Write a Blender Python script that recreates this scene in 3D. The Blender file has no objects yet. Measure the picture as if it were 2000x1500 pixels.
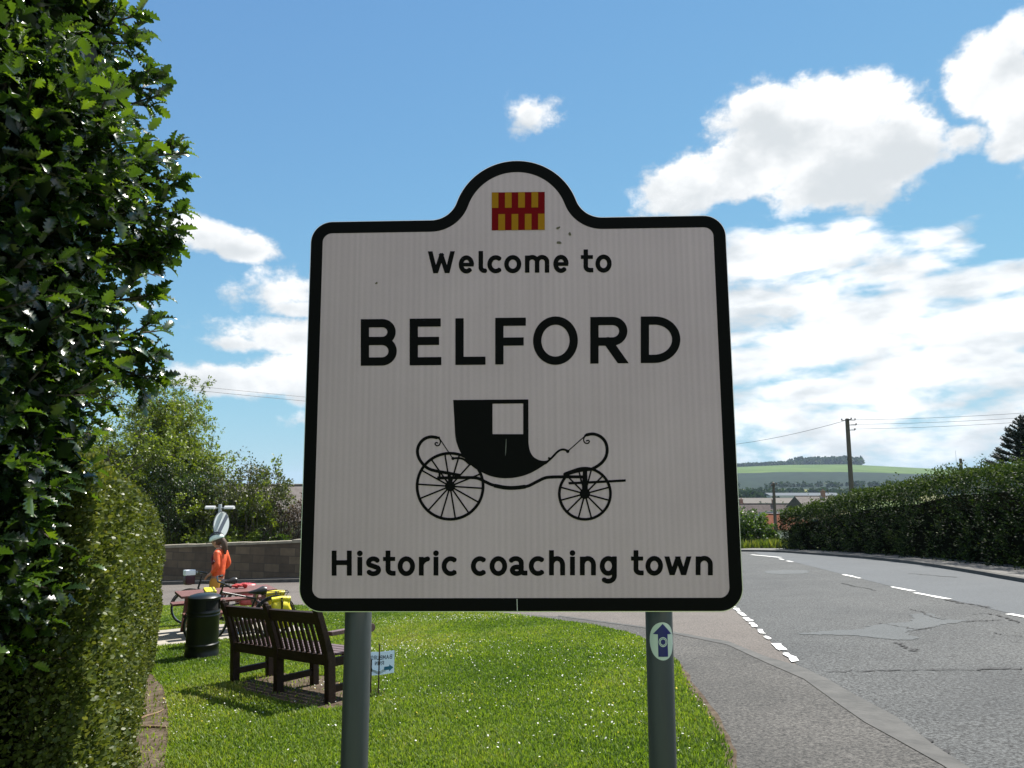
import bpy, math, random
import numpy as np
from mathutils import Vector, Matrix, geometry
S = bpy.context.scene
R = math.radians
# ------------------------------------------------------------------ camera
FPX = 1400.0                      # focal length in photo pixels (2000 wide)
PITCH = math.atan(188 / FPX)
EYE = 1.57
cam_d = bpy.data.cameras.new('camera'); cam = bpy.data.objects.new('camera', cam_d)
S.collection.objects.link(cam); S.camera = cam
cam_d.sensor_width = 36; cam_d.lens = 36 * FPX / 2000
cam_d.clip_start = 0.05; cam_d.clip_end = 30000
cam.location = (0, 0, EYE); cam.rotation_euler = (R(90) + PITCH, 0, 0)
# ------------------------------------------------------------------ sun, sky, exposure
SUN_AZ, SUN_EL = R(38), R(57)     # azimuth measured from +Y (ahead) towards +X (right)
sun_d = bpy.data.lights.new('sun', 'SUN'); sun = bpy.data.objects.new('sun', sun_d)
S.collection.objects.link(sun)
sun_d.energy = 5.0; sun_d.angle = R(0.53); sun_d.color = (1.0, 0.95, 0.87)
sd = Vector((math.sin(SUN_AZ) * math.cos(SUN_EL), math.cos(SUN_AZ) * math.cos(SUN_EL), math.sin(SUN_EL)))
sun.rotation_euler = sd.to_track_quat('Z', 'Y').to_euler(); sun.location = (0, 0, 30)
S.view_settings.view_transform = 'Standard'; S.view_settings.look = 'None'
S.view_settings.gamma = 1; S.view_settings.exposure = 0.95
S.cycles.max_bounces = 8; S.cycles.transparent_max_bounces = 8
S.cycles.volume_bounces = 0
try: S.cycles.use_adaptive_sampling = True
except Exception: pass

W = bpy.data.worlds.new('World'); S.world = W; W.use_nodes = True
SKY_R, SKY_G, SKY_B = (4.2, 0.73), (4.3, 0.815), (4.0, 1.04)
def world():
    nt = W.node_tree; nt.nodes.clear(); N = nt.nodes; L = nt.links
    def m(op, a, b=None, c=None, clamp=False):
        n = N.new('ShaderNodeMath'); n.operation = op; n.use_clamp = clamp
        for i, v in enumerate((a, b, c)):
            if v is None: continue
            if isinstance(v, (int, float)): n.inputs[i].default_value = v
            else: L.new(v, n.inputs[i])
        return n.outputs[0]
    out = N.new('ShaderNodeOutputWorld'); bg = N.new('ShaderNodeBackground')
    L.new(bg.outputs[0], out.inputs[0])
    sky = N.new('ShaderNodeTexSky'); sky.sky_type = 'NISHITA'; sky.sun_disc = False
    sky.sun_elevation = SUN_EL; sky.sun_rotation = SUN_AZ
    sky.air_density = 1.0; sky.dust_density = 0.0; sky.ozone_density = 3.0; sky.altitude = 0
    # the camera's soft shoulder: hold back the very bright band above the horizon
    sc_ = N.new('ShaderNodeSeparateColor'); L.new(sky.outputs[0], sc_.inputs[0])
    cr_, cg_, cb_ = sc_.outputs
    r2 = m('DIVIDE', m('MULTIPLY', cr_, SKY_R[1]), m('ADD', 1.0, m('MULTIPLY', cr_, 1 / SKY_R[0])))
    soft = lambda c, k, g: m('DIVIDE', m('MULTIPLY', c, g), m('SQRT', m('ADD', 1.0, m('POWER', m('MULTIPLY', c, 1 / k), 2.0))))
    hsv = N.new('ShaderNodeCombineColor'); L.new(r2, hsv.inputs[0]); L.new(soft(cg_, *SKY_G), hsv.inputs[1]); L.new(soft(cb_, *SKY_B), hsv.inputs[2])
    tc = N.new('ShaderNodeTexCoord'); sx = N.new('ShaderNodeSeparateXYZ'); L.new(tc.outputs['Generated'], sx.inputs[0])
    X, Y, Z = sx.outputs
    u = m('ARCTAN2', X, Y); v = m('ARCSINE', Z)
    cb = N.new('ShaderNodeCombineXYZ'); L.new(u, cb.inputs[0]); L.new(m('MULTIPLY', v, 1.35), cb.inputs[1])
    def noise(scale, detail, rough, vec=cb.outputs[0], dist=0.0):
        n = N.new('ShaderNodeTexNoise'); n.inputs['Scale'].default_value = scale; n.inputs['Detail'].default_value = detail
        n.inputs['Roughness'].default_value = rough; n.inputs['Distortion'].default_value = dist
        L.new(vec, n.inputs['Vector']); return n.outputs['Fac']
    n1 = noise(15, 9, 0.62); n2 = noise(9, 6, 0.55)
    # streaky noise for the flat cloud field low in the sky
    cb2 = N.new('ShaderNodeCombineXYZ'); L.new(u, cb2.inputs[0]); L.new(m('MULTIPLY', v, 2.5), cb2.inputs[1]); cb2.inputs[2].default_value = 3.3
    n3 = noise(10, 8, 0.54, cb2.outputs[0], 0.15)
    n4 = noise(11, 5, 0.5, cb2.outputs[0])
    th = PITCH
    def uv(px, py):
        a = (px - 1000) / FPX; b = (750 - py) / FPX
        x, y, z = a, math.cos(th) - b * math.sin(th), math.sin(th) + b * math.cos(th)
        return math.atan2(x, y), math.asin(z / math.sqrt(x * x + y * y + z * z))
    def field(clouds):
        best = None; sh = None; wt = None
        for (px, py, rx, ry, st) in clouds:
            u0, v0 = uv(px, py); a = rx / FPX * math.cos(u0) ** 2; b = ry / FPX
            du = m('MULTIPLY', m('SUBTRACT', u, u0), 1 / a); dv = m('MULTIPLY', m('SUBTRACT', v, v0), 1 / b)
            d = m('SQRT', m('ADD', m('MULTIPLY', du, du), m('MULTIPLY', dv, dv)))
            D = m('MULTIPLY', m('SUBTRACT', 1.0, d), st)
            P = m('MAXIMUM', m('ADD', D, 0.15), 0.0)
            s = m('MULTIPLY', P, m('ADD', m('MULTIPLY', dv, 0.5), 0.5))
            best = D if best is None else m('MAXIMUM', best, D)
            sh = s if sh is None else m('ADD', sh, s); wt = P if wt is None else m('ADD', wt, P)
        return best, m('DIVIDE', sh, m('ADD', wt, 0.001))
    cum = [(1590, 262, 270, 112, 1.1), (1430, 338, 225, 66, 1.0), (1650, 340, 210, 78, 1.1), (1760, 285, 120, 88, 1.05), (1500, 230, 150, 80, .9),
           (1335, 365, 135, 70, .85), (1945, 150, 140, 95, 1.0), (1985, 240, 90, 65, .9), (1975, 80, 80, 50, .9), (1885, 265, 90, 30, .55),
           (1040, 222, 80, 45, .5), (400, 462, 115, 40, .85), (470, 485, 110, 32, .8), (640, 560, 230, 45, .42), (545, 570, 150, 55, .5), (590, 604, 120, 26, .6),
           (620, 660, 240, 48, .85), (470, 672, 110, 26, .6), (480, 745, 230, 42, .85), (640, 740, 260, 62, .9), (600, 820, 60, 22, .45),
           (280, 597, 40, 14, .5), (2120, 180, 200, 150, 1.0)]
    strat = [(1540, 515, 280, 62, .8), (1500, 470, 120, 40, .5), (1700, 535, 200, 42, .6), (1890, 560, 200, 40, .7), (1500, 590, 300, 70, .6), (1700, 610, 350, 80, .62), (1960, 640, 250, 75, .85),
             (1560, 690, 340, 70, .75), (1850, 715, 380, 50, .85), (1650, 760, 320, 36, .7), (1520, 810, 230, 30, .5), (1850, 790, 330, 20, .3), (1900, 775, 70, 14, .45),
             (1700, 850, 560, 60, .5), (2250, 700, 350, 160, .8)]
    dc, shc = field(cum); ds, shs = field(strat)
    def ramp(x, lo, hi):
        r = N.new('ShaderNodeMapRange'); r.interpolation_type = 'SMOOTHSTEP'; r.inputs[1].default_value = lo; r.inputs[2].default_value = hi
        L.new(x, r.inputs[0]); return r.outputs[0]
    e1 = m('ADD', dc, m('MULTIPLY', m('SUBTRACT', n1, 0.5), 1.35))
    e2 = m('ADD', ds, m('MULTIPLY', m('SUBTRACT', n3, 0.5), 2.4))
    a1 = ramp(e1, 0.06, 0.40); a2 = m('MULTIPLY', ramp(e2, -0.16, 0.42), 0.95)
    # unseen clouds behind the viewer and overhead, thickened for neutral fill light
    nb = noise(2.6, 8, 0.6, tc.outputs['Generated'])
    a3 = m('MULTIPLY', ramp(nb, 0.40, 0.58), ramp(m('ADD', Z, m('MULTIPLY', Y, -1.3)), 0.35, 0.8))
    alpha = m('MAXIMUM', m('MAXIMUM', a1, a2), a3, clamp=True)
    # cloud brightness: thick parts and undersides greyer
    g1 = m('ADD', m('MULTIPLY', shc, 0.55), m('MULTIPLY', m('SUBTRACT', n2, 0.5), 1.1)); g1 = ramp(m('SUBTRACT', g1, m('MULTIPLY', dc, 0.25)), -0.05, 0.42)
    g2 = ramp(m('ADD', m('MULTIPLY', shs, 0.35), m('MULTIPLY', m('SUBTRACT', n4, 0.5), 1.3)), -0.12, 0.33)
    gsel = m('ADD', m('MULTIPLY', g1, a1), m('MULTIPLY', g2, m('SUBTRACT', 1.0, a1)))
    mixc = N.new('ShaderNodeMix'); mixc.data_type = 'RGBA'
    mixc.inputs[6].default_value = (3.3, 3.5, 3.65, 1); mixc.inputs[7].default_value = (5.6, 5.6, 5.6, 1)
    L.new(gsel, mixc.inputs[0])
    mx = N.new('ShaderNodeMix'); mx.data_type = 'RGBA'; L.new(alpha, mx.inputs[0]); L.new(hsv.outputs[0], mx.inputs[6]); L.new(mixc.outputs[2], mx.inputs[7])
    L.new(mx.outputs[2], bg.inputs[0]); bg.inputs[1].default_value = 0.115
world()

# ------------------------------------------------------------------ terrain
SLOPE, CROSS = 0.07, 0.04
PK = np.array([(-200, 14), (0, 0), (42, -2.94), (54, -4.3), (75, -7.0), (120, -11), (250, -18), (400, -21), (700, -20), (1000, -15), (1400, -9), (2200, -13), (9000, -60)], float)
def ss(a, b, x):
    t = np.clip((x - a) / (b - a), 0, 1); return t * t * (3 - 2 * t)
def H(x, y):
    x = np.asarray(x, float); y = np.asarray(y, float)
    base = np.interp(y, PK[:, 0], PK[:, 1]) + CROSS * np.clip(x, -60, 60) * (1 - ss(120, 250, y))
    s = x / np.maximum(y, 1.0)
    amp = np.interp(s, [-.4, -.25, -.05, .2, .32, .40, .48, .55, .62, .70, .85], [0, 6, 20, 46, 54, 61, 61, 52, 44, 38, 34])
    return base + amp * ss(900, 2200, y) * (1 - ss(2300, 3600, y))
def hz(x, y): return float(H(x, y))
# ray of a point measured in the photograph, and where it meets the sloping ground
def ray(px, py):
    a = (px - 1000) / FPX; b = (750 - py) / FPX
    return Vector((a, math.cos(PITCH) - b * math.sin(PITCH), math.sin(PITCH) + b * math.cos(PITCH)))
def gnd(px, py):
    r = ray(px, py); t = EYE / (-SLOPE * r.y + CROSS * r.x - r.z)
    return (t * r.x, t * r.y)
def at(px, py, Y):
    r = ray(px, py); t = Y / r.y
    return Vector((t * r.x, Y, EYE + t * r.z))

# ------------------------------------------------------------------ helpers
col = S.collection
def tag(o, label=None, cat=None, group=None, kind=None):
    if label: o['label'] = label
    if cat: o['category'] = cat
    if group: o['group'] = group
    if kind: o['kind'] = kind
    return o
def empty(name, loc, rot=None, label=None, cat=None, group=None):
    o = bpy.data.objects.new(name, None); col.objects.link(o); o.empty_display_size = .2
    o.location = loc
    if rot is not None: o.rotation_euler = rot
    return tag(o, label, cat, group)
def link(name, me, mat, parent=None, smooth=False):
    o = bpy.data.objects.new(name, me); col.objects.link(o)
    if mat: me.materials.append(mat)
    if parent: o.parent = parent
    if smooth:
        me.polygons.foreach_set('use_smooth', [True] * len(me.polygons))
    return o
def np_mesh(name, V, F, tint=None):
    """V (n,3); F list of (m,k) int arrays; tint per face"""
    me = bpy.data.meshes.new(name); V = np.asarray(V, np.float32)
    F = [np.asarray(f, np.int32) for f in (F if isinstance(F, list) else [F])]
    me.vertices.add(len(V)); me.vertices.foreach_set('co', V.ravel())
    idx = np.concatenate([f.ravel() for f in F]); tot = np.concatenate([np.full(len(f), f.shape[1], np.int32) for f in F])
    st = np.concatenate([[0], np.cumsum(tot)[:-1]]).astype(np.int32)
    me.loops.add(len(idx)); me.loops.foreach_set('vertex_index', idx.astype(np.int32))
    me.polygons.add(len(tot)); me.polygons.foreach_set('loop_start', st); me.polygons.foreach_set('loop_total', tot)
    if tint is not None:
        a = me.attributes.new('tint', 'FLOAT', 'FACE'); a.data.foreach_set('value', np.asarray(tint, np.float32))
    me.update(calc_edges=True); me.validate()
    return me
class MB:
    def __init__(s): s.v = []; s.f = []
    def add(s, vs, fs):
        n = len(s.v); s.v += [tuple(v) for v in vs]; s.f += [tuple(i + n for i in f) for f in fs]; return s
    def box(s, c, d, rot=None, taper=None):
        x, y, z = d[0] / 2, d[1] / 2, d[2] / 2
        vs = [Vector((i * x, j * y, k * z)) for k in (-1, 1) for j in (-1, 1) for i in (-1, 1)]
        if taper: vs = [Vector((v.x * (taper if v.z > 0 else 1), v.y * (taper if v.z > 0 else 1), v.z)) for v in vs]
        if rot is not None: vs = [rot @ v for v in vs]
        c = Vector(c)
        return s.add([v + c for v in vs], [(0, 2, 3, 1), (4, 5, 7, 6), (0, 1, 5, 4), (1, 3, 7, 5), (3, 2, 6, 7), (2, 0, 4, 6)])
    def beam(s, p, q, w, h, up=(0, 0, 1)):
        p, q = Vector(p), Vector(q); d = (q - p); l = d.length; d.normalize(); up = Vector(up)
        x = d.cross(up)
        if x.length < 1e-4: x = d.cross(Vector((1, 0, 0)))
        x.normalize(); z = x.cross(d)
        M = Matrix((x, d, z)).transposed()
        return s.box((p + q) / 2, (w, l, h), M)
    def tube(s, pts, r, n=8, cap=True, closed=False):
        pts = [Vector(p) for p in pts]; k = len(pts)
        rs = list(r) if isinstance(r, (list, tuple)) else [r] * k
        prev = None; rings = []
        for i in range(k):
            if closed: d = pts[(i + 1) % k] - pts[i - 1]
            else: d = pts[min(i + 1, k - 1)] - pts[max(i - 1, 0)]
            if d.length < 1e-9: d = Vector((0, 0, 1))
            d.normalize()
            if prev is None:
                a = Vector((0, 0, 1)) if abs(d.z) < .9 else Vector((1, 0, 0)); x = d.cross(a).normalized()
            else:
                x = (prev - d * prev.dot(d)); x = x.normalized() if x.length > 1e-6 else d.orthogonal().normalized()
            prev = x; y = d.cross(x)
            rings.append([pts[i] + (x * math.cos(t) + y * math.sin(t)) * rs[i] for t in [2 * math.pi * j / n for j in range(n)]])
        vs = [v for rg in rings for v in rg]; fs = []
        for i in range(k if closed else k - 1):
            i2 = (i + 1) % k
            for j in range(n):
                j2 = (j + 1) % n; fs.append((i * n + j, i * n + j2, i2 * n + j2, i2 * n + j))
        if cap and not closed:
            fs.append(tuple(range(n))[::-1]); fs.append(tuple((k - 1) * n + j for j in range(n)))
        return s.add(vs, fs)
    def lathe(s, prof, n=24, c=(0, 0, 0), axis='z'):
        vs = []; fs = []
        for (r, z) in prof:
            for j in range(n):
                t = 2 * math.pi * j / n; p = (r * math.cos(t), r * math.sin(t), z)
                if axis == 'y': p = (p[0], p[2], p[1])
                if axis == 'x': p = (p[2], p[0], p[1])
                vs.append((p[0] + c[0], p[1] + c[1], p[2] + c[2]))
        k = len(prof)
        for i in range(k - 1):
            for j in range(n):
                j2 = (j + 1) % n; fs.append((i * n + j, i * n + j2, (i + 1) * n + j2, (i + 1) * n + j))
        fs.append(tuple(range(n))[::-1]); fs.append(tuple((k - 1) * n + j for j in range(n)))
        return s.add(vs, fs)
    def prism(s, poly, z0, z1):
        n = len(poly)
        vs = [(x, y, z0) for x, y in poly] + [(x, y, z1) for x, y in poly]
        return s.add(vs, [tuple(range(n))[::-1], tuple(range(n, 2 * n))] + [(i, (i + 1) % n, n + (i + 1) % n, n + i) for i in range(n)])
    def sphere(s, c, rad, nu=14, nv=9):
        rx, ry, rz = rad if isinstance(rad, (tuple, list)) else (rad,) * 3
        vs = []; fs = []
        for i in range(nv + 1):
            p = math.pi * i / nv
            for j in range(nu):
                t = 2 * math.pi * j / nu
                vs.append((c[0] + rx * math.sin(p) * math.cos(t), c[1] + ry * math.sin(p) * math.sin(t), c[2] + rz * math.cos(p)))
        for i in range(nv):
            for j in range(nu):
                j2 = (j + 1) % nu; fs.append((i * nu + j, (i + 1) * nu + j, (i + 1) * nu + j2, i * nu + j2))
        return s.add(vs, fs)
    def build(s, name, mat, parent=None, smooth=False, bevel=0.0, loc=None):
        me = bpy.data.meshes.new(name); me.from_pydata(s.v, [], s.f); me.update()
        o = link(name, me, mat, parent, smooth)
        if loc is not None: o.location = loc
        if bevel:
            b = o.modifiers.new('bevel', 'BEVEL'); b.width = bevel; b.segments = 2; b.limit_method = 'ANGLE'; b.angle_limit = R(40)
        if smooth:
            e = o.modifiers.new('split', 'EDGE_SPLIT'); e.split_angle = R(40)
        return o

def mat(name, c, rough=.6, metal=0.0, c2=None, scale=8.0, bump=0.0, bscale=None, spec=None, detail=6, coat=0.0, stretch=None, lo=.35, hi=.65):
    m = bpy.data.materials.new(name); m.use_nodes = True; nt = m.node_tree; b = nt.nodes['Principled BSDF']
    b.inputs['Base Color'].default_value = (*c, 1); b.inputs['Roughness'].default_value = rough; b.inputs['Metallic'].default_value = metal
    if spec is not None: b.inputs['Specular IOR Level'].default_value = spec
    if coat: b.inputs['Coat Weight'].default_value = coat
    if c2 is not None or bump:
        tc = nt.nodes.new('ShaderNodeTexCoord'); vec = tc.outputs['Object']
        if stretch:
            mp = nt.nodes.new('ShaderNodeMapping'); mp.inputs['Scale'].default_value = stretch; nt.links.new(vec, mp.inputs[0]); vec = mp.outputs[0]
    if c2 is not None:
        n = nt.nodes.new('ShaderNodeTexNoise'); n.inputs['Scale'].default_value = scale; n.inputs['Detail'].default_value = detail; n.inputs['Roughness'].default_value = .6
        nt.links.new(vec, n.inputs['Vector'])
        r = nt.nodes.new('ShaderNodeValToRGB'); r.color_ramp.elements[0].color = (*c, 1); r.color_ramp.elements[1].color = (*c2, 1)
        r.color_ramp.elements[0].position = lo; r.color_ramp.elements[1].position = hi
        nt.links.new(n.outputs['Fac'], r.inputs[0]); nt.links.new(r.outputs[0], b.inputs['Base Color'])
    if bump:
        n2 = nt.nodes.new('ShaderNodeTexNoise'); n2.inputs['Scale'].default_value = bscale or scale * 4; n2.inputs['Detail'].default_value = 5
        nt.links.new(vec, n2.inputs['Vector'])
        bp = nt.nodes.new('ShaderNodeBump'); bp.inputs['Strength'].default_value = min(1, bump); bp.inputs['Distance'].default_value = .02
        nt.links.new(n2.outputs['Fac'], bp.inputs['Height']); nt.links.new(bp.outputs[0], b.inputs['Normal'])
    return m
def leafmat(name, cs, rough=.45, trans=.35, tcol=None, spec=.5, coat=0.0):
    """leaf: colour picked per leaf from a ramp by the 'tint' attribute; part of the light passes through"""
    m = bpy.data.materials.new(name); m.use_nodes = True; nt = m.node_tree; b = nt.nodes['Principled BSDF']; L = nt.links
    at_ = nt.nodes.new('ShaderNodeAttribute'); at_.attribute_name = 'tint'
    r = nt.nodes.new('ShaderNodeValToRGB')
    while len(r.color_ramp.elements) < len(cs): r.color_ramp.elements.new(.5)
    for i, c in enumerate(cs): r.color_ramp.elements[i].position = i / max(1, len(cs) - 1); r.color_ramp.elements[i].color = (*c, 1)
    L.new(at_.outputs['Fac'], r.inputs[0]); L.new(r.outputs[0], b.inputs['Base Color'])
    b.inputs['Roughness'].default_value = rough; b.inputs['Specular IOR Level'].default_value = spec
    if coat: b.inputs['Coat Weight'].default_value = coat; b.inputs['Coat Roughness'].default_value = .16
    tr = nt.nodes.new('ShaderNodeBsdfTranslucent')
    g = nt.nodes.new('ShaderNodeMix'); g.data_type = 'RGBA'; g.blend_type = 'MULTIPLY'; g.inputs[0].default_value = 1
    L.new(r.outputs[0], g.inputs[6]); g.inputs[7].default_value = (*(tcol or (1.9, 2.1, .7)), 1); g.clamp_result = False
    L.new(g.outputs[2], tr.inputs[0])
    mx = nt.nodes.new('ShaderNodeMixShader'); mx.inputs[0].default_value = trans
    L.new(b.outputs[0], mx.inputs[1]); L.new(tr.outputs[0], mx.inputs[2]); L.new(mx.outputs[0], nt.nodes['Material Output'].inputs[0])
    return m
def unit(a): return a / np.maximum(np.linalg.norm(a, axis=-1, keepdims=True), 1e-9)
def leaves(C, D, L, templ, rng, roll=0.6, up=None):
    """copies of a leaf template: C centres of the stalk end, D directions, L lengths"""
    tv, tf = templ; n = len(C); D = unit(D)
    U = np.tile(np.array([0, 0, 1.0]), (n, 1)) if up is None else up
    U = U + rng.normal(0, roll, (n, 3)); Sd = unit(np.cross(D, U)); Nn = np.cross(Sd, D)
    V = C[:, None, :] + L[:, None, None] * (tv[None, :, 0:1] * D[:, None, :] + tv[None, :, 1:2] * Sd[:, None, :] + tv[None, :, 2:3] * Nn[:, None, :])
    k = len(tv); F = []
    for f in tf:
        f = np.asarray(f); F.append((f[None] + (np.arange(n) * k)[:, None, None]).reshape(-1, f.shape[1]))
    t = [np.repeat(np.ones(n), len(f)) for f in tf]
    return V.reshape(-1, 3), F, [len(f) for f in tf]
def leaf_obj(name, C, D, L, templ, mt, parent, rng, tint=None, roll=.6, up=None):
    V, F, cnt = leaves(np.asarray(C, float), np.asarray(D, float), np.asarray(L, float), templ, rng, roll, up)
    n = len(C); t = rng.random(n) if tint is None else tint
    me = np_mesh(name, V, F, np.concatenate([np.repeat(t, c) for c in cnt]))
    return link(name, me, mt, parent)
T_SIMPLE = (np.array([(0, 0, 0), (.45, -.26, .05), (1, 0, -.06), (.45, .26, .05)]), [[(0, 1, 2, 3)]])
T_FOLD = (np.array([(0, 0, 0), (.5, -.27, .09), (.5, 0, 0), (.5, .27, .09), (1, 0, -.1)]), [[(0, 1, 2), (0, 2, 3), (1, 4, 2), (2, 4, 3)]])
def clip_poly(pts2, zoff, name, mt, parent=None, dz=None):
    """flat sheet lying on the sloping ground"""
    vs = [Vector((x, y, hz(x, y) + zoff)) for x, y in pts2]
    tris = geometry.tessellate_polygon([[Vector((x, y, 0)) for x, y in pts2]])
    me = bpy.data.meshes.new(name); fs = []
    for t in tris:
        a, b, c = (vs[i] for i in t)
        fs.append(t if (b - a).cross(c - a).z > 0 else t[::-1])
    me.from_pydata(vs, [], fs); me.update()
    return link(name, me, mt, parent)
def smooth_line(pts, n=6, closed=False):
    P = [np.array(p, float) for p in pts]; out = []; k = len(P)
    rngk = range(k) if closed else range(k - 1)
    for i in rngk:
        p0, p1, p2, p3 = (P[(i - 1) % k], P[i], P[(i + 1) % k], P[(i + 2) % k]) if closed else (P[max(i - 1, 0)], P[i], P[i + 1], P[min(i + 2, k - 1)])
        for j in range(n):
            t = j / n
            out.append(.5 * ((2 * p1) + (-p0 + p2) * t + (2 * p0 - 5 * p1 + 4 * p2 - p3) * t * t + (-p0 + 3 * p1 - 3 * p2 + p3) * t ** 3))
    if not closed: out.append(P[-1])
    return [tuple(p) for p in out]
def inside(poly, X, Y):
    P = np.array(poly); c = np.zeros(len(X), bool); j = len(P) - 1
    for i in range(len(P)):
        xi, yi = P[i]; xj, yj = P[j]
        c ^= ((yi > Y) != (yj > Y)) & (X < (xj - xi) * (Y - yi) / (yj - yi + 1e-12) + xi); j = i
    return c
# ------------------------------------------------------------------ ground, roads, lawn
rng = np.random.default_rng(7); random.seed(7)
def z4(x, y): return gnd(1420 + x * .3, 1050 + y * .3)      # measured in an enlarged view of the road
def ground_mat():
    m = bpy.data.materials.new('ground_fields'); m.use_nodes = True; nt = m.node_tree; L = nt.links; N = nt.nodes; b = N['Principled BSDF']
    b.inputs['Roughness'].default_value = .95; b.inputs['Specular IOR Level'].default_value = .1
    g = N.new('ShaderNodeNewGeometry'); sx = N.new('ShaderNodeSeparateXYZ'); L.new(g.outputs['Position'], sx.inputs[0])
    def noise(s, d):
        n = N.new('ShaderNodeTexNoise'); n.inputs['Scale'].default_value = s; n.inputs['Detail'].default_value = d; L.new(g.outputs['Position'], n.inputs['Vector']); return n.outputs['Fac']
    def rampc(f, a, c, lo=.35, hi=.65):
        r = N.new('ShaderNodeValToRGB'); r.color_ramp.elements[0].color = (*a, 1); r.color_ramp.elements[1].color = (*c, 1)
        r.color_ramp.elements[0].position = lo; r.color_ramp.elements[1].position = hi; L.new(f, r.inputs[0]); return r.outputs[0]
    def mix(f, a, c):
        x = N.new('ShaderNodeMix'); x.data_type = 'RGBA'; L.new(f, x.inputs[0]); L.new(a, x.inputs[6]); L.new(c, x.inputs[7]); return x.outputs[2]
    def step(v, lo, hi):
        r = N.new('ShaderNodeMapRange'); r.inputs[1].default_value = lo; r.inputs[2].default_value = hi; L.new(v, r.inputs[0]); return r.outputs[0]
    near = rampc(noise(1.3, 8), (.035, .06, .012), (.075, .115, .02))
    v = N.new('ShaderNodeTexVoronoi'); v.inputs['Scale'].default_value = .006; L.new(g.outputs['Position'], v.inputs['Vector'])
    vs = N.new('ShaderNodeSeparateColor'); L.new(v.outputs['Color'], vs.inputs[0])
    r = N.new('ShaderNodeValToRGB'); r.color_ramp.interpolation = 'CONSTANT'
    cs = [(.06, .10, .025), (.10, .14, .035), (.045, .08, .025), (.16, .16, .06), (.07, .12, .03)]
    while len(r.color_ramp.elements) < 5: r.color_ramp.elements.new(.5)
    for i, c in enumerate(cs): r.color_ramp.elements[i].position = i / 5; r.color_ramp.elements[i].color = (*c, 1)
    L.new(vs.outputs[0], r.inputs[0])
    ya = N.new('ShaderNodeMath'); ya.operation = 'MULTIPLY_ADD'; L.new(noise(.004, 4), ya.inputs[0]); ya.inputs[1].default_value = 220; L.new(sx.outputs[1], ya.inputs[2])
    c = mix(step(sx.outputs[1], 120, 300), near, r.outputs[0])
    shaded_forest = rampc(noise(.05, 6), (.006, .016, .012), (.014, .030, .018))  # conifers, with the cloud shadow over them darkened into the colour
    c = mix(step(ya.outputs[0], 1170, 1190), c, shaded_forest)
    hill = rampc(noise(.012, 5), (.055, .10, .02), (.085, .135, .03))
    c = mix(step(ya.outputs[0], 1640, 1665), c, hill)
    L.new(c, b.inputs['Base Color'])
    return m
def axis(lims, near, grow, far):
    a = [0.0]; st = near
    while a[-1] < far:
        a.append(a[-1] + st)
        if a[-1] > lims: st *= grow
    return a
xs = axis(60, 3.0, 1.22, 9000); xs = np.array(sorted(set(np.round([-v for v in xs[1:]] + xs, 3))))
ys = axis(45, 3.0, 1.10, 9000); ys = np.array(sorted(set(list(np.round(ys, 3)) + [-v * 6 for v in range(1, 12)] + list(PK[1:-1, 1 * 0].tolist()))))
GX, GY = np.meshgrid(xs, ys); GZ = H(GX, GY); nx, ny = len(xs), len(ys)
ii = (np.arange(ny - 1)[:, None] * nx + np.arange(nx - 1)[None]).ravel()
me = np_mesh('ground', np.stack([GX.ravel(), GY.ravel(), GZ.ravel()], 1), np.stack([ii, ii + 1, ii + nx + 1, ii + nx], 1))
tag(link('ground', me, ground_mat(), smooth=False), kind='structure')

def asphalt(name, a, c, grit=.5, rough=.8):
    m = bpy.data.materials.new(name); m.use_nodes = True; nt = m.node_tree; L = nt.links; N = nt.nodes; b = N['Principled BSDF']
    b.inputs['Roughness'].default_value = rough; b.inputs['Specular IOR Level'].default_value = .35
    g = N.new('ShaderNodeNewGeometry')
    def noise(s, d, r=.6):
        n = N.new('ShaderNodeTexNoise'); n.inputs['Scale'].default_value = s; n.inputs['Detail'].default_value = d; n.inputs['Roughness'].default_value = r
        L.new(g.outputs['Position'], n.inputs['Vector']); return n.outputs['Fac']
    r = N.new('ShaderNodeValToRGB'); r.color_ramp.elements[0].color = (*a, 1); r.color_ramp.elements[1].color = (*c, 1)
    r.color_ramp.elements[0].position = .3; r.color_ramp.elements[1].position = .7; L.new(noise(.55, 7, .65), r.inputs[0])
    sp = N.new('ShaderNodeMapRange'); sp.inputs[1].default_value = .36; sp.inputs[2].default_value = .66; sp.inputs[3].default_value = 1 - grit; sp.inputs[4].default_value = 1 + grit
    L.new(noise(38, 3, .8), sp.inputs[0])
    x = N.new('ShaderNodeMix'); x.data_type = 'RGBA'; x.blend_type = 'MULTIPLY'; x.inputs[0].default_value = 1; x.clamp_result = False
    L.new(r.outputs[0], x.inputs[6]); L.new(sp.outputs[0], x.inputs[7]); L.new(x.outputs[2], b.inputs['Base Color'])
    bp = N.new('ShaderNodeBump'); bp.inputs['Strength'].default_value = .9; bp.inputs['Distance'].default_value = .012
    L.new(noise(45, 4, .7), bp.inputs['Height']); L.new(bp.outputs[0], b.inputs['Normal'])
    return m
M_road = asphalt('worn_asphalt', (.044, .047, .048), (.072, .075, .074), 1.0)
M_lane = asphalt('newer_asphalt', (.066, .074, .081), (.083, .092, .10), .3)
M_side = asphalt('pinkish_asphalt', (.088, .076, .067), (.135, .118, .104), .45)
M_foot = asphalt('footway_asphalt', (.036, .035, .032), (.082, .077, .070), .85)
M_kerb = mat('kerb_concrete', (.046, .046, .043), .85, c2=(.078, .076, .071), scale=5, bump=.3)
M_patch = asphalt('road_patch', (.066, .073, .076), (.086, .094, .096), .3)
M_paint = mat('road_paint', (.52, .52, .49), .6, c2=(.76, .76, .73), scale=22, bump=.2, lo=.3, hi=.5)
M_crack = mat('crack_tar', (.018, .018, .018), .9)

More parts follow.
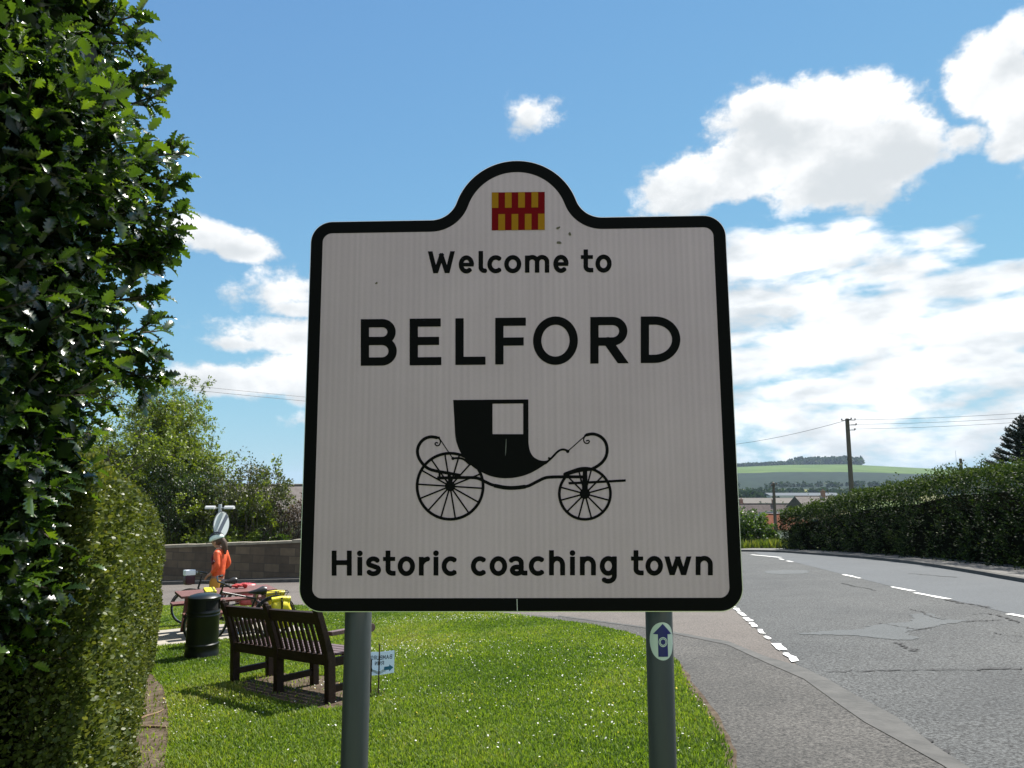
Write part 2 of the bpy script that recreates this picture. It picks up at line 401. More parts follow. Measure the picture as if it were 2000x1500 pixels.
# far kerb of the main road, from the near right to the bend on the crest
far_px = [(2000, 1139), (1906, 1122), (1795, 1104), (1690, 1092), (1585, 1083.6), (1525, 1079.4), (1470, 1077.8)]
far = [gnd(*p) for p in far_px]
d0 = np.array(far[0]) - np.array(far[2]); d0 /= np.linalg.norm(d0)
far = [tuple(np.array(far[0]) + d0 * t) for t in (28, 14)] + far
lastp = far[-1]
far += [(lastp[0] - 1.6, lastp[1] + 3.0), (lastp[0] - 6, 46), (lastp[0] - 14, 48), (lastp[0] - 26, 50)]
far = [(x, min(y, 50)) for x, y in far]
farS = smooth_line(far, 5)
near_edge = [gnd(2080, 1640), gnd(1885, 1500), gnd(1825, 1461), gnd(1750, 1404), gnd(1660, 1356), gnd(1615, 1329), gnd(1561, 1303), gnd(1502, 1250), gnd(1432, 1190)]
e0 = np.array(near_edge[0]); ed = e0 - np.array(near_edge[1]); ed /= np.linalg.norm(ed)
near_ext = [tuple(e0 + ed * 16), tuple(e0 + ed * 7)] + near_edge
left_back = [(6.0, 21), (6.0, 27), (3.5, 33), (-2, 38), (-14, 41)]
def rect_strip(poly, off, name, mt, cutys=(42,)):
    return clip_poly(poly, off, name, mt)
# side road sheet: from the hidden junction to the left
side_far = [gnd(180, 1148), gnd(310, 1143), gnd(434, 1140), gnd(589, 1137.3)]
dL = np.array(side_far[0]) - np.array(side_far[1]); dL /= np.linalg.norm(dL)
sf_ext = [tuple(np.array(side_far[0]) + dL * 30)] + side_far + [(-2.5, 35), (3, 38)]
side_near = [tuple(np.array(gnd(310, 1186)) + np.array((-40, 2.5)))] + [gnd(250, 1186), gnd(330, 1186.5), gnd(600, 1188), gnd(760, 1191), gnd(920, 1195.5), gnd(1090, 1205), gnd(1260, 1228), gnd(1420, 1260), gnd(1495, 1294), gnd(1561, 1303)]
tag(clip_poly(sf_ext + [(8, 36), (9, 20)] + side_near[::-1], .004, 'side_road', M_side), kind='structure')
tag(clip_poly(farS[:-12] + [(9.5, 41.9), (3.5, 41.9)] + [(3.5, 33), (6.0, 27), (6.0, 21)] + near_ext[::-1], .008, 'road', M_road), kind='structure')
tail = [p for p in farS if p[1] > 42.0]
# centre line of the main road
cen_px = [(2100, 1226), (2000, 1206), (1925, 1188), (1850, 1171), (1788, 1157), (1740, 1146), (1665, 1127), (1640, 1121), (1545, 1096.5), (1490, 1085.5)]
cen = [gnd(*p) for p in cen_px]; cd = np.array(cen[0]) - np.array(cen[2]); cd /= np.linalg.norm(cd)
cenx = [tuple(np.array(cen[0]) + cd * 18)] + cen
lane = cenx + [p for p in far[::-1] if p[1] < 41.5]
tag(clip_poly(lane, .012, 'road_lane', M_lane), kind='structure')
# footway beside the lawn, flush kerb stones along the road
lawn_edge = [gnd(150, 1185), gnd(250, 1185), gnd(400, 1184.5), gnd(560, 1184), gnd(724, 1193), gnd(930, 1197), gnd(1090, 1214), gnd(1200, 1232), gnd(1262, 1252), gnd(1320, 1292), gnd(1345, 1335), gnd(1392, 1405), gnd(1425, 1465), gnd(1440, 1520), gnd(1455, 1640)]
lawn_e = smooth_line(lawn_edge, 6)
ke = np.array(gnd(1455, 1640)); foot_in = lawn_edge[4:] + [(2.55, 2.0), (2.9, -8), (3.0, -14)]
kin_px = [(1090, 1205.5), (1260, 1229), (1420, 1262), (1495, 1297), (1570, 1330), (1630, 1374), (1690, 1416), (1750, 1449), (1840, 1500), (1990, 1600)]
kout_px = [(1090, 1203.5), (1260, 1226.5), (1424, 1256), (1500, 1287), (1561, 1304), (1615, 1329), (1660, 1356), (1750, 1404), (1825, 1461), (1885, 1500), (2080, 1640)]
kin = [gnd(*p) for p in kin_px]; kout = [gnd(*p) for p in kout_px]
kd = np.array(kin[-1]) - np.array(kin[-2]); kd /= np.linalg.norm(kd)
kin += [tuple(np.array(kin[-1]) + kd * t) for t in (6, 15)]; kout += [tuple(np.array(kout[-1]) + kd * t) for t in (6, 15)]
tag(clip_poly(foot_in + kin[::-1] + [gnd(920, 1195.8), gnd(760, 1191.5)], .016, 'pavement', M_foot), kind='structure')
tag(clip_poly(kout + kin[::-1], .021, 'kerb_strip', M_kerb), kind='structure')
# patches and cracks in the worn asphalt
pch = [[(245, 222), (300, 217), (500, 214), (530, 228), (480, 238), (300, 239)], [(520, 408), (560, 404), (650, 405), (730, 440), (620, 449)],
       [(470, 632), (640, 612), (860, 600), (950, 577), (1100, 560), (1215, 545), (1200, 505), (1340, 500), (1400, 535), (1565, 545), (1400, 572), (1270, 602), (1150, 622), (1255, 660), (1130, 672), (960, 655), (730, 638)]]
for p in pch:
    tag(clip_poly([tuple(np.array(q) + rng.normal(0, .028, 2)) for q in smooth_line([z4(*q) for q in p], 9, True)], .013, 'road_patch', M_patch), kind='structure')
cr = MB()
def crack(pts, w):
    P = smooth_line([z4(*p) for p in pts], 8); prev = None
    for i, p in enumerate(P):
        d = np.array(P[min(i + 1, len(P) - 1)]) - np.array(P[max(i - 1, 0)]); d /= np.linalg.norm(d) + 1e-9; nrm = np.array((-d[1], d[0]))
        c = np.array(p) + nrm * rng.normal(0, .03); ww = w * rng.uniform(.25, 1.3)
        a, b = c + nrm * ww, c - nrm * ww; q = [(a[0], a[1], hz(*a) + .0165), (b[0], b[1], hz(*b) + .0165)]
        if prev is not None: cr.add(prev + [q[1], q[0]], [(0, 1, 2, 3)])
        prev = q
for pts, w in [([(640, 880), (900, 876), (1200, 868), (1500, 868), (1930, 860)], .016), ([(1440, 405), (1510, 430), (1620, 442), (1720, 462)], .03), ([(1560, 556), (1640, 548), (1780, 540)], .025),
               ([(1190, 470), (1270, 492), (1340, 520), (1400, 540)], .02), ([(1090, 690), (1160, 712), (1240, 748)], .025), ([(1600, 505), (1700, 500), (1790, 522), (1900, 560)], .02),
               ([(750, 300), (860, 325), (980, 350)], .02), ([(1000, 560), (1200, 600), (1330, 590)], .012), ([(1700, 620), (1800, 640), (1930, 650)], .012), ([(870, 1080), (1000, 1150), (1150, 1250), (1300, 1340), (1480, 1450)], .02),
               ([(1180, 238), (1290, 246), (1500, 262)], .035)]:
    crack(pts, w)
tag(cr.build('road_cracks', M_crack), kind='structure')
# painted lines
mk = []
def dash(quad, jit=.012):
    q = np.array([z4(*p) for p in quad]); out = []
    for i in range(4):
        for t in (0, .25, .5, .75):
            p = q[i] * (1 - t) + q[(i + 1) % 4] * t; out.append(tuple(p + rng.normal(0, jit, 2)))
    tag(clip_poly(out, .0175, 'road_marking', M_paint), kind='structure')
for q in [[(288, 697), (345, 697), (388, 740), (335, 743)], [(358, 758), (410, 758), (467, 812), (415, 818)], [(236, 650), (264, 648), (290, 666), (265, 672)], [(190, 603), (222, 603), (252, 633), (215, 632)],
          [(143, 560), (177, 562), (200, 588), (165, 588)], [(100, 525), (140, 526), (168, 551), (133, 551)], [(72, 492), (102, 494), (130, 515), (100, 515)], [(42, 465), (75, 465), (95, 487), (63, 487)], [(12, 440), (42, 440), (62, 460), (34, 460)]]:
    dash(q)
def cdash(p, q, w):
    p, q = np.array(gnd(*p)), np.array(gnd(*q)); d = (q - p) / np.linalg.norm(q - p); n = np.array((-d[1], d[0])) * w / 2
    c = [p + n, p - n, q - n, q + n]; out = []
    for i in range(4):
        for t in (0, .2, .4, .6, .8): out.append(tuple(c[i] * (1 - t) + c[(i + 1) % 4] * t + rng.normal(0, .012, 2)))
    tag(clip_poly(out, .0175, 'road_marking', M_paint), kind='structure')
for p, q, w in [((1971, 1201), (2030, 1212.5), .12), ((1786, 1159), (1854, 1171.8), .12), ((1741, 1147.2), (1783, 1156), .09), ((1648, 1123), (1680, 1130.5), .10), ((1536, 1096), (1549, 1098.3), .10), ((1522, 1092), (1531, 1094), .1),
                ((1467, 1084), (1525, 1089.4), .16)]:
    cdash(p, q, w)
# raised pavement beyond the main road, with its kerb face
hb_px = [(2000, 1112), (1906, 1096), (1795, 1086), (1690, 1080), (1585, 1076), (1525, 1074.5)]
def raised(name, front, back, h, mt):
    mb = MB(); n = len(front)
    for i in range(n - 1):
        a, b, c, d = front[i], front[i + 1], back[i + 1], back[i]
        v = [(p[0], p[1], hz(*p) + h) for p in (a, b, c, d)] + [(p[0], p[1], hz(*p) - .05) for p in (a, b, c, d)]
        fs = [(0, 1, 2, 3), (4, 5, 1, 0), (6, 7, 3, 2)]
        if i == 0: fs.append((7, 4, 0, 3))
        if i == n - 2: fs.append((5, 6, 2, 1))
        mb.add(v, fs)
    o = mb.build(name, mt); bm_fix(o); return o
def bm_fix(o):
    import bmesh
    bm = bmesh.new(); bm.from_mesh(o.data); bmesh.ops.remove_doubles(bm, verts=bm.verts, dist=1e-4); bmesh.ops.recalc_face_normals(bm, faces=bm.faces); bm.to_mesh(o.data); bm.free()
def offs(line, d):
    out = []
    for i, p in enumerate(line):
        t = np.array(line[min(i + 1, len(line) - 1)]) - np.array(line[max(i - 1, 0)]); t = t / np.linalg.norm(t)
        out.append(tuple(np.array(p) + np.array((t[1], -t[0])) * d))
    return out
fk = [p for p in farS if p[1] < 46]
fk2 = offs(fk, .14); fk3 = offs(fk, 1.75)
tag(raised('kerb_strip', fk, fk2, .10, M_kerb), kind='structure')
tag(raised('pavement', fk2, fk3, .103, asphalt('far_footway', (.10, .096, .09), (.15, .145, .135), .35)), kind='structure')
# kerb and pavement beyond the side road
sk = [p for p in sf_ext[:-1]]; wl = offs(sk, -.16); wl2 = offs(sk, -1.9)
tag(raised('kerb_strip', sk, wl, .13, M_kerb), kind='structure')
tag(raised('pavement', wl, wl2, .13, M_foot), kind='structure')

# lawn sheet, bare soil and slabs
def lawn_mat():
    m = mat('lawn_turf', (.09, .14, .02), .95, c2=(.15, .20, .034), scale=1.1, bump=.8, bscale=60, spec=.1); return m
M_soil = mat('bare_soil', (.055, .040, .028), .95, c2=(.125, .098, .072), scale=9, bump=.8, bscale=40, spec=.1)
lawn_poly = lawn_e + [(2.5, 2.0), (2.85, -8), (-8, -8), (-10, 6), (-12, 14), (-14, 18.2)]
tag(clip_poly(lawn_poly, .018, 'lawn', lawn_mat()), kind='structure')
soil_path = [gnd(292, 1318), gnd(318, 1345), gnd(328, 1390), gnd(330, 1440), gnd(322, 1500), gnd(330, 1620), (-1.2, 2.0), (-1.9, 2.0), gnd(200, 1600), gnd(235, 1500), gnd(258, 1400), gnd(275, 1340)]
tag(clip_poly(smooth_line(soil_path, 4, True), .022, 'soil_path', M_soil), kind='structure')
bench_soil = [gnd(465, 1338), gnd(540, 1318), gnd(640, 1325), gnd(690, 1352), gnd(700, 1382), gnd(640, 1392), gnd(560, 1376), gnd(480, 1356)]
tag(clip_poly(smooth_line(bench_soil, 4, True), .022, 'soil_patch', M_soil), kind='structure')
tag(clip_poly(smooth_line([gnd(340, 1280), gnd(420, 1268), gnd(452, 1276), gnd(430, 1290), gnd(360, 1292)], 4, True), .022, 'soil_patch', M_soil), kind='structure')
tag(clip_poly(smooth_line([gnd(715, 1350), gnd(745, 1350), gnd(752, 1364), gnd(715, 1372)], 4, True), .022, 'soil_patch', M_soil), kind='structure')
verge_soil = smooth_line([gnd(1330, 1300), gnd(1352, 1335), gnd(1400, 1400), gnd(1432, 1460), gnd(1447, 1520), gnd(1462, 1640), gnd(1440, 1640), gnd(1420, 1500), gnd(1384, 1405), gnd(1341, 1345)], 4, True)
tag(clip_poly([(x + rng.normal(0, .012), y + rng.normal(0, .012)) for x, y in verge_soil], .024, 'soil_edge', M_soil), kind='structure')
M_slab = mat('concrete_slab', (.27, .25, .21), .9, c2=(.38, .35, .30), scale=3, bump=.3)

tc_ = np.array((-5.18, 13.39)); tdir = np.array((.836, .549)); tn = np.array((-tdir[1], tdir[0]))
slab_poly = [tuple(tc_ + tdir * a + tn * b) for a, b in ((-1.75, -1.2), (1.15, -1.2), (1.15, 1.15), (-1.75, 1.15))]
def grass():
    poly = lawn_poly; n = 1500000
    # density falls with distance: what is far shows smaller blades
    X = rng.uniform(-9.5, 4.4, n); Y = rng.uniform(3.4, 19.9, n)
    d = np.hypot(X, Y); keep = (rng.random(n) < np.clip((6.0 / d) ** 1.25, 0, 1)) & inside(poly, X, Y) & (X / Y > -.62) & (X / Y < .42)
    for sp in (bench_soil, soil_path): keep &= ~(inside(sp, X, Y) & (rng.random(n) < .93))
    keep &= ~(inside(verge_soil, X, Y) & (rng.random(n) < .72)); keep &= ~inside(slab_poly, X, Y)
    X, Y = X[keep], Y[keep]; X, Y = X[:330000], Y[:330000]; n = len(X); d = np.hypot(X, Y)
    pat = np.sin(X * 2.1 + np.sin(Y * 1.3) * 1.6) * np.sin(Y * 1.7 + X * .9) + .6 * np.sin(X * 5.3 + Y * 4.1) * np.sin(Y * 6.1 - X * 3.7)
    hgt = (.024 + .018 * rng.random(n) + .008 * pat) * (1 + .25 * (rng.random(n) < .06)); hgt = np.clip(hgt, .018, .10)
    wid = .0028 + .0009 * d * .6
    az = rng.uniform(0, 2 * np.pi, n); lean = rng.normal(.0, .55, n)
    bx, by = np.cos(az), np.sin(az); tx, ty = -by, bx
    Z = H(X, Y) + .016
    V = np.empty((n, 5, 3), np.float32)
    for k, (s, h, l) in enumerate([(-1, 0, 0), (1, 0, 0), (.75, .55, .25), (-.75, .55, .25), (0, 1, 1)]):
        V[:, k, 0] = X + tx * s * wid + bx * lean * hgt * l; V[:, k, 1] = Y + ty * s * wid + by * lean * hgt * l; V[:, k, 2] = Z + hgt * h
    b5 = np.arange(n)[:, None] * 5
    F = [b5 + np.array([0, 1, 2, 3]), b5 + np.array([3, 2, 4])]
    big = np.sin(X * .9 + 1.7 * np.sin(Y * .55)) * np.sin(Y * .8 - X * .35 + 1); t = np.clip(.42 + .17 * pat + .24 * big + rng.normal(0, .2, n), 0, 1)
    me = np_mesh('grass', V.reshape(-1, 3), F, np.concatenate([t, t]))
    m = leafmat('grass_blade', [(.062, .114, .018), (.130, .198, .032), (.188, .244, .048), (.28, .275, .105)], .5, .45, (1.55, 1.6, .5), .3)
    tag(link('grass', me, m), 'short green lawn grass around the sign posts', 'grass', kind='stuff')
    # daisies, in drifts
    cl = [(gnd(860, 1213), 1.0, .35, 420), (gnd(790, 1275), .9, .55, 330), (gnd(1230, 1290), .6, .8, 120), (gnd(1060, 1290), 1.3, 1.5, 160), (gnd(560, 1375), .9, .35, 110), (gnd(1000, 1400), 1.5, 1.2, 170), (gnd(560, 1205), 1.4, .8, 70),
          (gnd(1280, 1420), .3, .5, 40), (gnd(400, 1400), .5, .8, 50)]
    P = []
    for (c, sx, sy, k) in cl: P.append(np.stack([rng.normal(c[0], sx, k), rng.normal(c[1], sy, k)], 1))
    P = np.concatenate(P); P = P[inside(poly, P[:, 0], P[:, 1]) & (P[:, 1] > 4.5)]
    n = len(P); r = rng.uniform(.0045, .0085, n); zc = H(P[:, 0], P[:, 1]) + rng.uniform(.045, .07, n)
    k = 7; an = np.arange(k) * 2 * np.pi / k; tl = rng.normal(0, .35, (n, 2))
    V = np.zeros((n, k + 1, 3)); V[:, 0] = np.stack([P[:, 0], P[:, 1], zc + .002], 1)
    for j in range(k):
        dx, dy = np.cos(an[j]) * r, np.sin(an[j]) * r
        V[:, j + 1] = np.stack([P[:, 0] + dx, P[:, 1] + dy, zc + dx * tl[:, 0] + dy * tl[:, 1]], 1)
    F = np.concatenate([(np.arange(n) * (k + 1))[:, None] + np.array([0, j + 1, (j + 1) % k + 1]) for j in range(k)])
    yl = (rng.random(n) < .10).astype(float)
    me = np_mesh('daisies', V.reshape(-1, 3), F, np.tile(yl, k))
    tag(link('daisies', me, leafmat('daisy_petal', [(.72, .72, .68), (.68, .52, .03)], .7, .25, (1, 1, 1))), 'white daisies scattered over the lawn', 'daisies', kind='stuff')
grass()
# twigs lying on the soil beside the clipped hedge
M_twig = mat('dead_twig', (.16, .10, .06), .9, c2=(.26, .18, .11), scale=20)
for (a, b, r) in [((268, 1412), (322, 1392), .012), ((268, 1425), (334, 1428), .016)]:
    p, q = gnd(*a), gnd(*b); mb = MB(); pts = [Vector((p[0] + (q[0] - p[0]) * t + random.gauss(0, .012), p[1] + (q[1] - p[1]) * t + random.gauss(0, .012), 0)) for t in [i / 6 for i in range(7)]]
    for v in pts: v.z = hz(v.x, v.y) + .03
    mb.tube(pts, [r, r, r * .9, r * .8, r * .7, r * .5, r * .3], 6)
    tag(mb.build('fallen_twig', M_twig, smooth=True), 'thin pale stick on the soil, farther of two' if r < .014 else 'thicker dark stick on the soil, nearer of two', 'stick', 'sticks lying on the bare soil')
# ------------------------------------------------------------------ drawing tool: strokes -> distance field -> outlines -> flat mesh
def seg_d(X, Y, pts, w, butt=(True, True)):
    P = np.array(pts, float); D = np.full(X.shape, 1e9); k = len(P) - 1
    for i in range(k):
        a, b = P[i], P[i + 1]; d = b - a; l = np.hypot(*d)
        if l < 1e-9: continue
        d = d / l; t = (X - a[0]) * d[0] + (Y - a[1]) * d[1]; q = np.abs((X - a[0]) * -d[1] + (Y - a[1]) * d[0])
        lo = -t; hi = t - l; over = np.maximum(lo, hi)
        caps = np.where(over > 0, np.hypot(q, np.maximum(over, 0)), q) - w / 2
        if i == 0 and butt[0]: caps = np.where(lo > 0, np.maximum(q - w / 2, lo), np.maximum(caps, lo) if k == 1 else caps)
        if i == k - 1 and butt[1]: caps = np.where(hi > 0, np.maximum(q - w / 2, hi), np.maximum(caps, hi) if k == 1 else caps)
        D = np.minimum(D, caps)
    return D
def poly_d(X, Y, pts):
    P = np.array(pts, float); D = np.full(X.shape, 1e9); c = np.zeros(X.shape, bool); j = len(P) - 1
    for i in range(len(P)):
        a, b = P[j], P[i]; d = b - a; l2 = d @ d + 1e-12
        t = np.clip(((X - a[0]) * d[0] + (Y - a[1]) * d[1]) / l2, 0, 1)
        D = np.minimum(D, np.hypot(X - a[0] - t * d[0], Y - a[1] - t * d[1]))
        c ^= ((b[1] > Y) != (a[1] > Y)) & (X < (a[0] - b[0]) * (Y - b[1]) / (a[1] - b[1] + 1e-12) + b[0]); j = i
    return np.where(c, -D, D)
def arc(cx, cy, rx, ry, a0, a1, n=24):
    return [(cx + rx * math.cos(math.radians(a0 + (a1 - a0) * i / n)), cy + ry * math.sin(math.radians(a0 + (a1 - a0) * i / n))) for i in range(n + 1)]
def contours(F, x0, y0, h):
    ny, nx = F.shape; I = (F < 0)
    code = I[:-1, :-1] * 1 + I[:-1, 1:] * 2 + I[1:, 1:] * 4 + I[1:, :-1] * 8
    nxt = {}
    def pt(e):
        k, i, j = e
        if k == 0: a, b = F[i, j], F[i, j + 1]; t = a / (a - b); return (x0 + (j + t) * h, y0 + i * h)
        a, b = F[i, j], F[i + 1, j]; t = a / (a - b); return (x0 + j * h, y0 + (i + t) * h)
    for i, j in zip(*np.nonzero((code > 0) & (code < 15))):
        c = code[i, j]; B, Rr, T, Lf = (0, i, j), (1, i, j + 1), (0, i + 1, j), (1, i, j)
        for s, e in {1: [(B, Lf)], 2: [(Rr, B)], 3: [(Rr, Lf)], 4: [(T, Rr)], 5: [(B, Lf), (T, Rr)], 6: [(T, B)], 7: [(T, Lf)], 8: [(Lf, T)], 9: [(B, T)], 10: [(Lf, T), (Rr, B)], 11: [(Rr, T)], 12: [(Lf, Rr)], 13: [(B, Rr)], 14: [(Lf, B)]}[int(c)]:
            nxt[s] = e
    out = []
    while nxt:
        s, e = nxt.popitem(); loop = [s]
        while e != s and e in nxt: loop.append(e); e = nxt.pop(e)
        P = np.array([pt(k) for k in loop])
        if len(P) > 8: out.append(simplify(P, h * .06))
    return out
def simplify(P, eps):
    k = len(P); far = int(np.argmax(np.hypot(*(P - P[0]).T)))
    def dp(a, b):
        keep = []; st = [(a, b)]
        while st:
            a, b = st.pop()
            if b - a < 2: continue
            A, B = P[a % k], P[b % k]; d = B - A; l = np.hypot(*d) + 1e-12; q = P[np.arange(a + 1, b) % k] - A
            dd = np.abs(q[:, 0] * d[1] - q[:, 1] * d[0]) / l; m = int(np.argmax(dd))
            if dd[m] > eps: keep.append(a + 1 + m); st += [(a, a + 1 + m), (a + 1 + m, b)]
        return keep
    idx = sorted(set([0, far] + dp(0, far) + [i % k for i in dp(far, k)]))
    return P[idx]
def glyph_mesh(name, field, box, h, tr, mt, parent):
    """field(X,Y)<0 is ink; box in drawing units; tr maps drawing units to local 3D"""
    x0, y0, x1, y1 = box; xs_ = np.arange(x0, x1 + h, h); ys_ = np.arange(y0, y1 + h, h); X, Y = np.meshgrid(xs_, ys_)
    Ls = contours(field(X, Y), x0, y0, h)
    area = lambda l: .5 * float(np.sum(l[:, 0] * np.roll(l[:, 1], -1) - np.roll(l[:, 0], -1) * l[:, 1]))
    ar = [area(l) for l in Ls]; sg = math.copysign(1, ar[int(np.argmax(np.abs(ar)))])
    outs = [i for i in range(len(Ls)) if ar[i] * sg > 0]; groups_ = {i: [Ls[i]] for i in outs}
    for i in range(len(Ls)):                               # every hole goes with the smallest outline round it
        if ar[i] * sg > 0: continue
        c_ = [k for k in outs if inside(Ls[k], Ls[i][:1, 0], Ls[i][:1, 1])[0]]
        if c_: groups_[min(c_, key=lambda k: abs(ar[k]))].append(Ls[i])
    V = []; fs = []; me = bpy.data.meshes.new(name)
    for g_ in groups_.values():
        polys = [[Vector((p[0], p[1], 0)) for p in l] for l in g_]; o_ = len(V)
        V += [tr(p.x, p.y) for l in polys for p in l]
        for t in geometry.tessellate_polygon(polys):
            t = tuple(i + o_ for i in t); a, b, c = (Vector(V[i]) for i in t)
            n = (b - a).cross(c - a)
            if n.length < 1e-12: continue
            fs.append(t if n.y < 0 else t[::-1])
    me.from_pydata(V, [], fs); me.update()
    return link(name, me, mt, parent)
# letters after the British road-sign alphabet; drawing units are photo pixels, y upwards from the baseline
def letter(ch, x0, x1, xh, chh, s):
    w = x1 - x0; h2 = s / 2; o = .03 * xh; St = []
    rx = (w - s) / 2; ry = (xh + 2 * o - s) / 2; cx = (x0 + x1) / 2; cy = xh / 2
    E = lambda a0, a1, **k: arc(cx, cy, rx, ry, a0, a1)
    if ch == 'o': St = [(E(0, 360), (0, 0))]
    elif ch == 'c': St = [(arc(cx + .06 * w, cy, rx + .06 * w, ry, 47, 313), (1, 1))]
    elif ch == 'e': St = [(E(-2, 318), (1, 1)), ([(x0 + s * .6, cy - .01 * xh), (x1 - .02 * w, cy - .01 * xh)], (1, 1), .82)]
    elif ch == 'i': St = [([(cx, 0), (cx, xh)], (1, 1)), ([(cx, chh - h2 * 1.15), (cx + .01, chh - h2 * 1.15)], (0, 0), 1.16)]
    elif ch == 'l': St = [([(x0 + h2, chh), (x0 + h2, s * 1.2)] + arc(x0 + h2 + s * .9, s * 1.2, s * .9, s * .72, 180, 270, 8)[1:] + [(x1, s * .48)], (1, 1))]
    elif ch == 't':
        xc = x0 + .40 * w
        St = [([(xc, xh * 1.33), (xc, s * 1.25)] + arc(xc + s * .95, s * 1.25, s * .95, s * .78, 180, 270, 8)[1:] + [(x1, s * .47)], (1, 1)), ([(x0, xh - s * .42), (x1 - .02 * w, xh - s * .42)], (1, 1), .84)]
    elif ch in 'nhr':
        top = chh if ch == 'h' else xh; r_ = w - s
        St = [([(x0 + h2, 0), (x0 + h2, top)], (1, 1))]
        if ch == 'r': St.append((arc(x0 + h2 + .72 * w, xh * .52, .72 * w, xh * .48 + o - h2, 172, 98, 14), (0, 1)))
        else: St.append((arc(x0 + h2 + r_ / 2, xh * .56, r_ / 2, xh * .44 + o - h2, 180, 0, 20) + [(x1 - h2, 0)], (0, 1)))
    elif ch == 'm':
        r_ = (w - s) / 2; St = [([(x0 + h2, 0), (x0 + h2, xh)], (1, 1))]
        for b in (x0 + h2, x0 + h2 + r_): St.append((arc(b + r_ / 2, xh * .62, r_ / 2, xh * .38 + o - h2, 180, 0, 18) + [(b + r_, 0)], (0, 1)))
    elif ch == 's':
        r1 = (xh * .5 + o - h2) / 2 * 1.02
        St = [(arc(cx, xh + o - h2 - r1, rx * .92, r1, 30, 90, 8) + arc(cx, xh + o - h2 - r1, rx * .92, r1, 90, 215, 14)[1:] + arc(cx, r1 - o + h2, rx, r1, 35, -90, 14) + arc(cx, r1 - o + h2, rx, r1, -90, -152, 8)[1:], (1, 1))]
    elif ch == 'a':
        bw = w * .80; xr = x0 + bw
        St = [(arc(xr - h2 - bw * .40, xh * .66, bw * .40, xh * .34 + o - h2, 150, 0, 18) + [(xr - h2, s * 1.0)] + arc(xr - h2 + s * .62, s * 1.0, s * .62, s * .52, 180, 270, 6)[1:] + [(x1, s * .48)], (1, 1)),
              (arc(x0 + bw / 2, xh * .29 - o * .5, bw / 2 - h2, xh * .29 + o * .5 - h2, 0, 360), (0, 0))]
    elif ch == 'g':
        St = [(arc(cx, cy, rx, ry, 0, 360), (0, 0)), ([(x1 - h2, xh), (x1 - h2, -xh * .02)] + arc(cx, -xh * .02, rx, xh * .30, 0, -140, 16)[1:], (1, 1))]
    elif ch in 'wW':
        t = xh if ch == 'w' else chh; k = .5 * s * 1.12; q = [(x0 + k, t), (x0 + .29 * w, 0), (cx, t * (.80 if ch == 'W' else .92)), (x1 - .29 * w, 0), (x1 - k, t)]
        ext = lambda a, b, e: (a[0] + (a[0] - b[0]) * e, a[1] + (a[1] - b[1]) * e)
        St = [([ext(q[0], q[1], .15), ext(q[1], q[0], .12)], (1, 1)), ([ext(q[1], q[2], .12), ext(q[2], q[1], .12)], (1, 1)), ([ext(q[2], q[3], .12), ext(q[3], q[2], .12)], (1, 1)), ([ext(q[3], q[4], .12), ext(q[4], q[3], .15)], (1, 1))]
        return St, (0, t)
    elif ch == 'H': St = [([(x0 + h2, 0), (x0 + h2, chh)], (1, 1)), ([(x1 - h2, 0), (x1 - h2, chh)], (1, 1)), ([(x0, chh * .52), (x1, chh * .52)], (1, 1))]
    elif ch in 'EFL':
        St = [([(x0 + h2, 0), (x0 + h2, chh)], (1, 1))]
        if ch in 'EL': St.append(([(x0, h2 * .96), (x1, h2 * .96)], (1, 1), .98))
        if ch in 'EF': St.append(([(x0, chh - h2 * .96), (x1 - (.02 * w if ch == 'E' else 0), chh - h2 * .96)], (1, 1), .98))
        St += [([(x0, chh * (.52 if ch == 'E' else .49)), (x1 - .07 * w, chh * (.52 if ch == 'E' else .49))], (1, 1), .98)] if ch in 'EF' else []
    elif ch == 'O': St = [(arc(cx, chh / 2, rx, (chh + .04 * chh - s) / 2, 0, 360, 48), (0, 0))]
    elif ch == 'D':
        r_ = w * .55; St = [([(x0 + h2, 0), (x0 + h2, chh)], (1, 1)), ([(x0 + h2, chh - h2)] + arc(x1 - h2 - r_, chh / 2, r_, (chh - s) / 2, 90, -90, 28) + [(x0 + h2, h2)], (0, 0))]
    elif ch in 'BR':
        m_ = chh * (.53 if ch == 'B' else .47); xr = x1 - h2 - (.03 * w if ch == 'B' else .03 * w); r1 = (chh - h2 - m_) / 2
        St = [([(x0 + h2, 0), (x0 + h2, chh)], (1, 1)), ([(x0 + h2, chh - h2)] + arc(xr - r1 * 1.05, (chh - h2 + m_) / 2, r1 * 1.05, r1, 90, -90, 18) + [(x0 + h2, m_)], (0, 0))]
        if ch == 'B':
            r2 = (m_ - h2) / 2; St.append(([(x0 + h2, m_)] + arc(x1 - h2 - r2 * 1.05, (m_ + h2) / 2, r2 * 1.05, r2, 90, -90, 18) + [(x0 + h2, h2)], (0, 0)))
        else: return St + [([(x0 + .46 * w, m_), (x1 - s * .62 + 4, -6)], (0, 1), 1.08)], (0, chh)
    return St, None
def ink(chars, base, slope, xh, chh, s):
    """chars: (letter, x0, x1) in photo pixels; base = baseline row, slope = its tilt"""
    def f(X, Y):
        D = np.full(X.shape, 1e9)
        for ch, a, b in chars:
            mk_ = (X > a - 8) & (X < b + 8)
            jj = np.nonzero(mk_.any(0))[0]; sl = slice(jj[0], jj[-1] + 1)
            x = X[:, sl]; y = (base + slope * (x - chars[0][1])) - Y[:, sl]
            St, cut = letter(ch, a, b, xh, chh, s); d = np.full(x.shape, 1e9)
            for st in St: d = np.minimum(d, seg_d(x, y, st[0], s * (st[2] if len(st) > 2 else 1), st[1]))
            if ch in 'lt':   # slanted head
                pass
            if cut: d = np.maximum(d, np.maximum(cut[0] - y, y - cut[1]))
            D[:, sl] = np.minimum(D[:, sl], d)
        return D
    return f
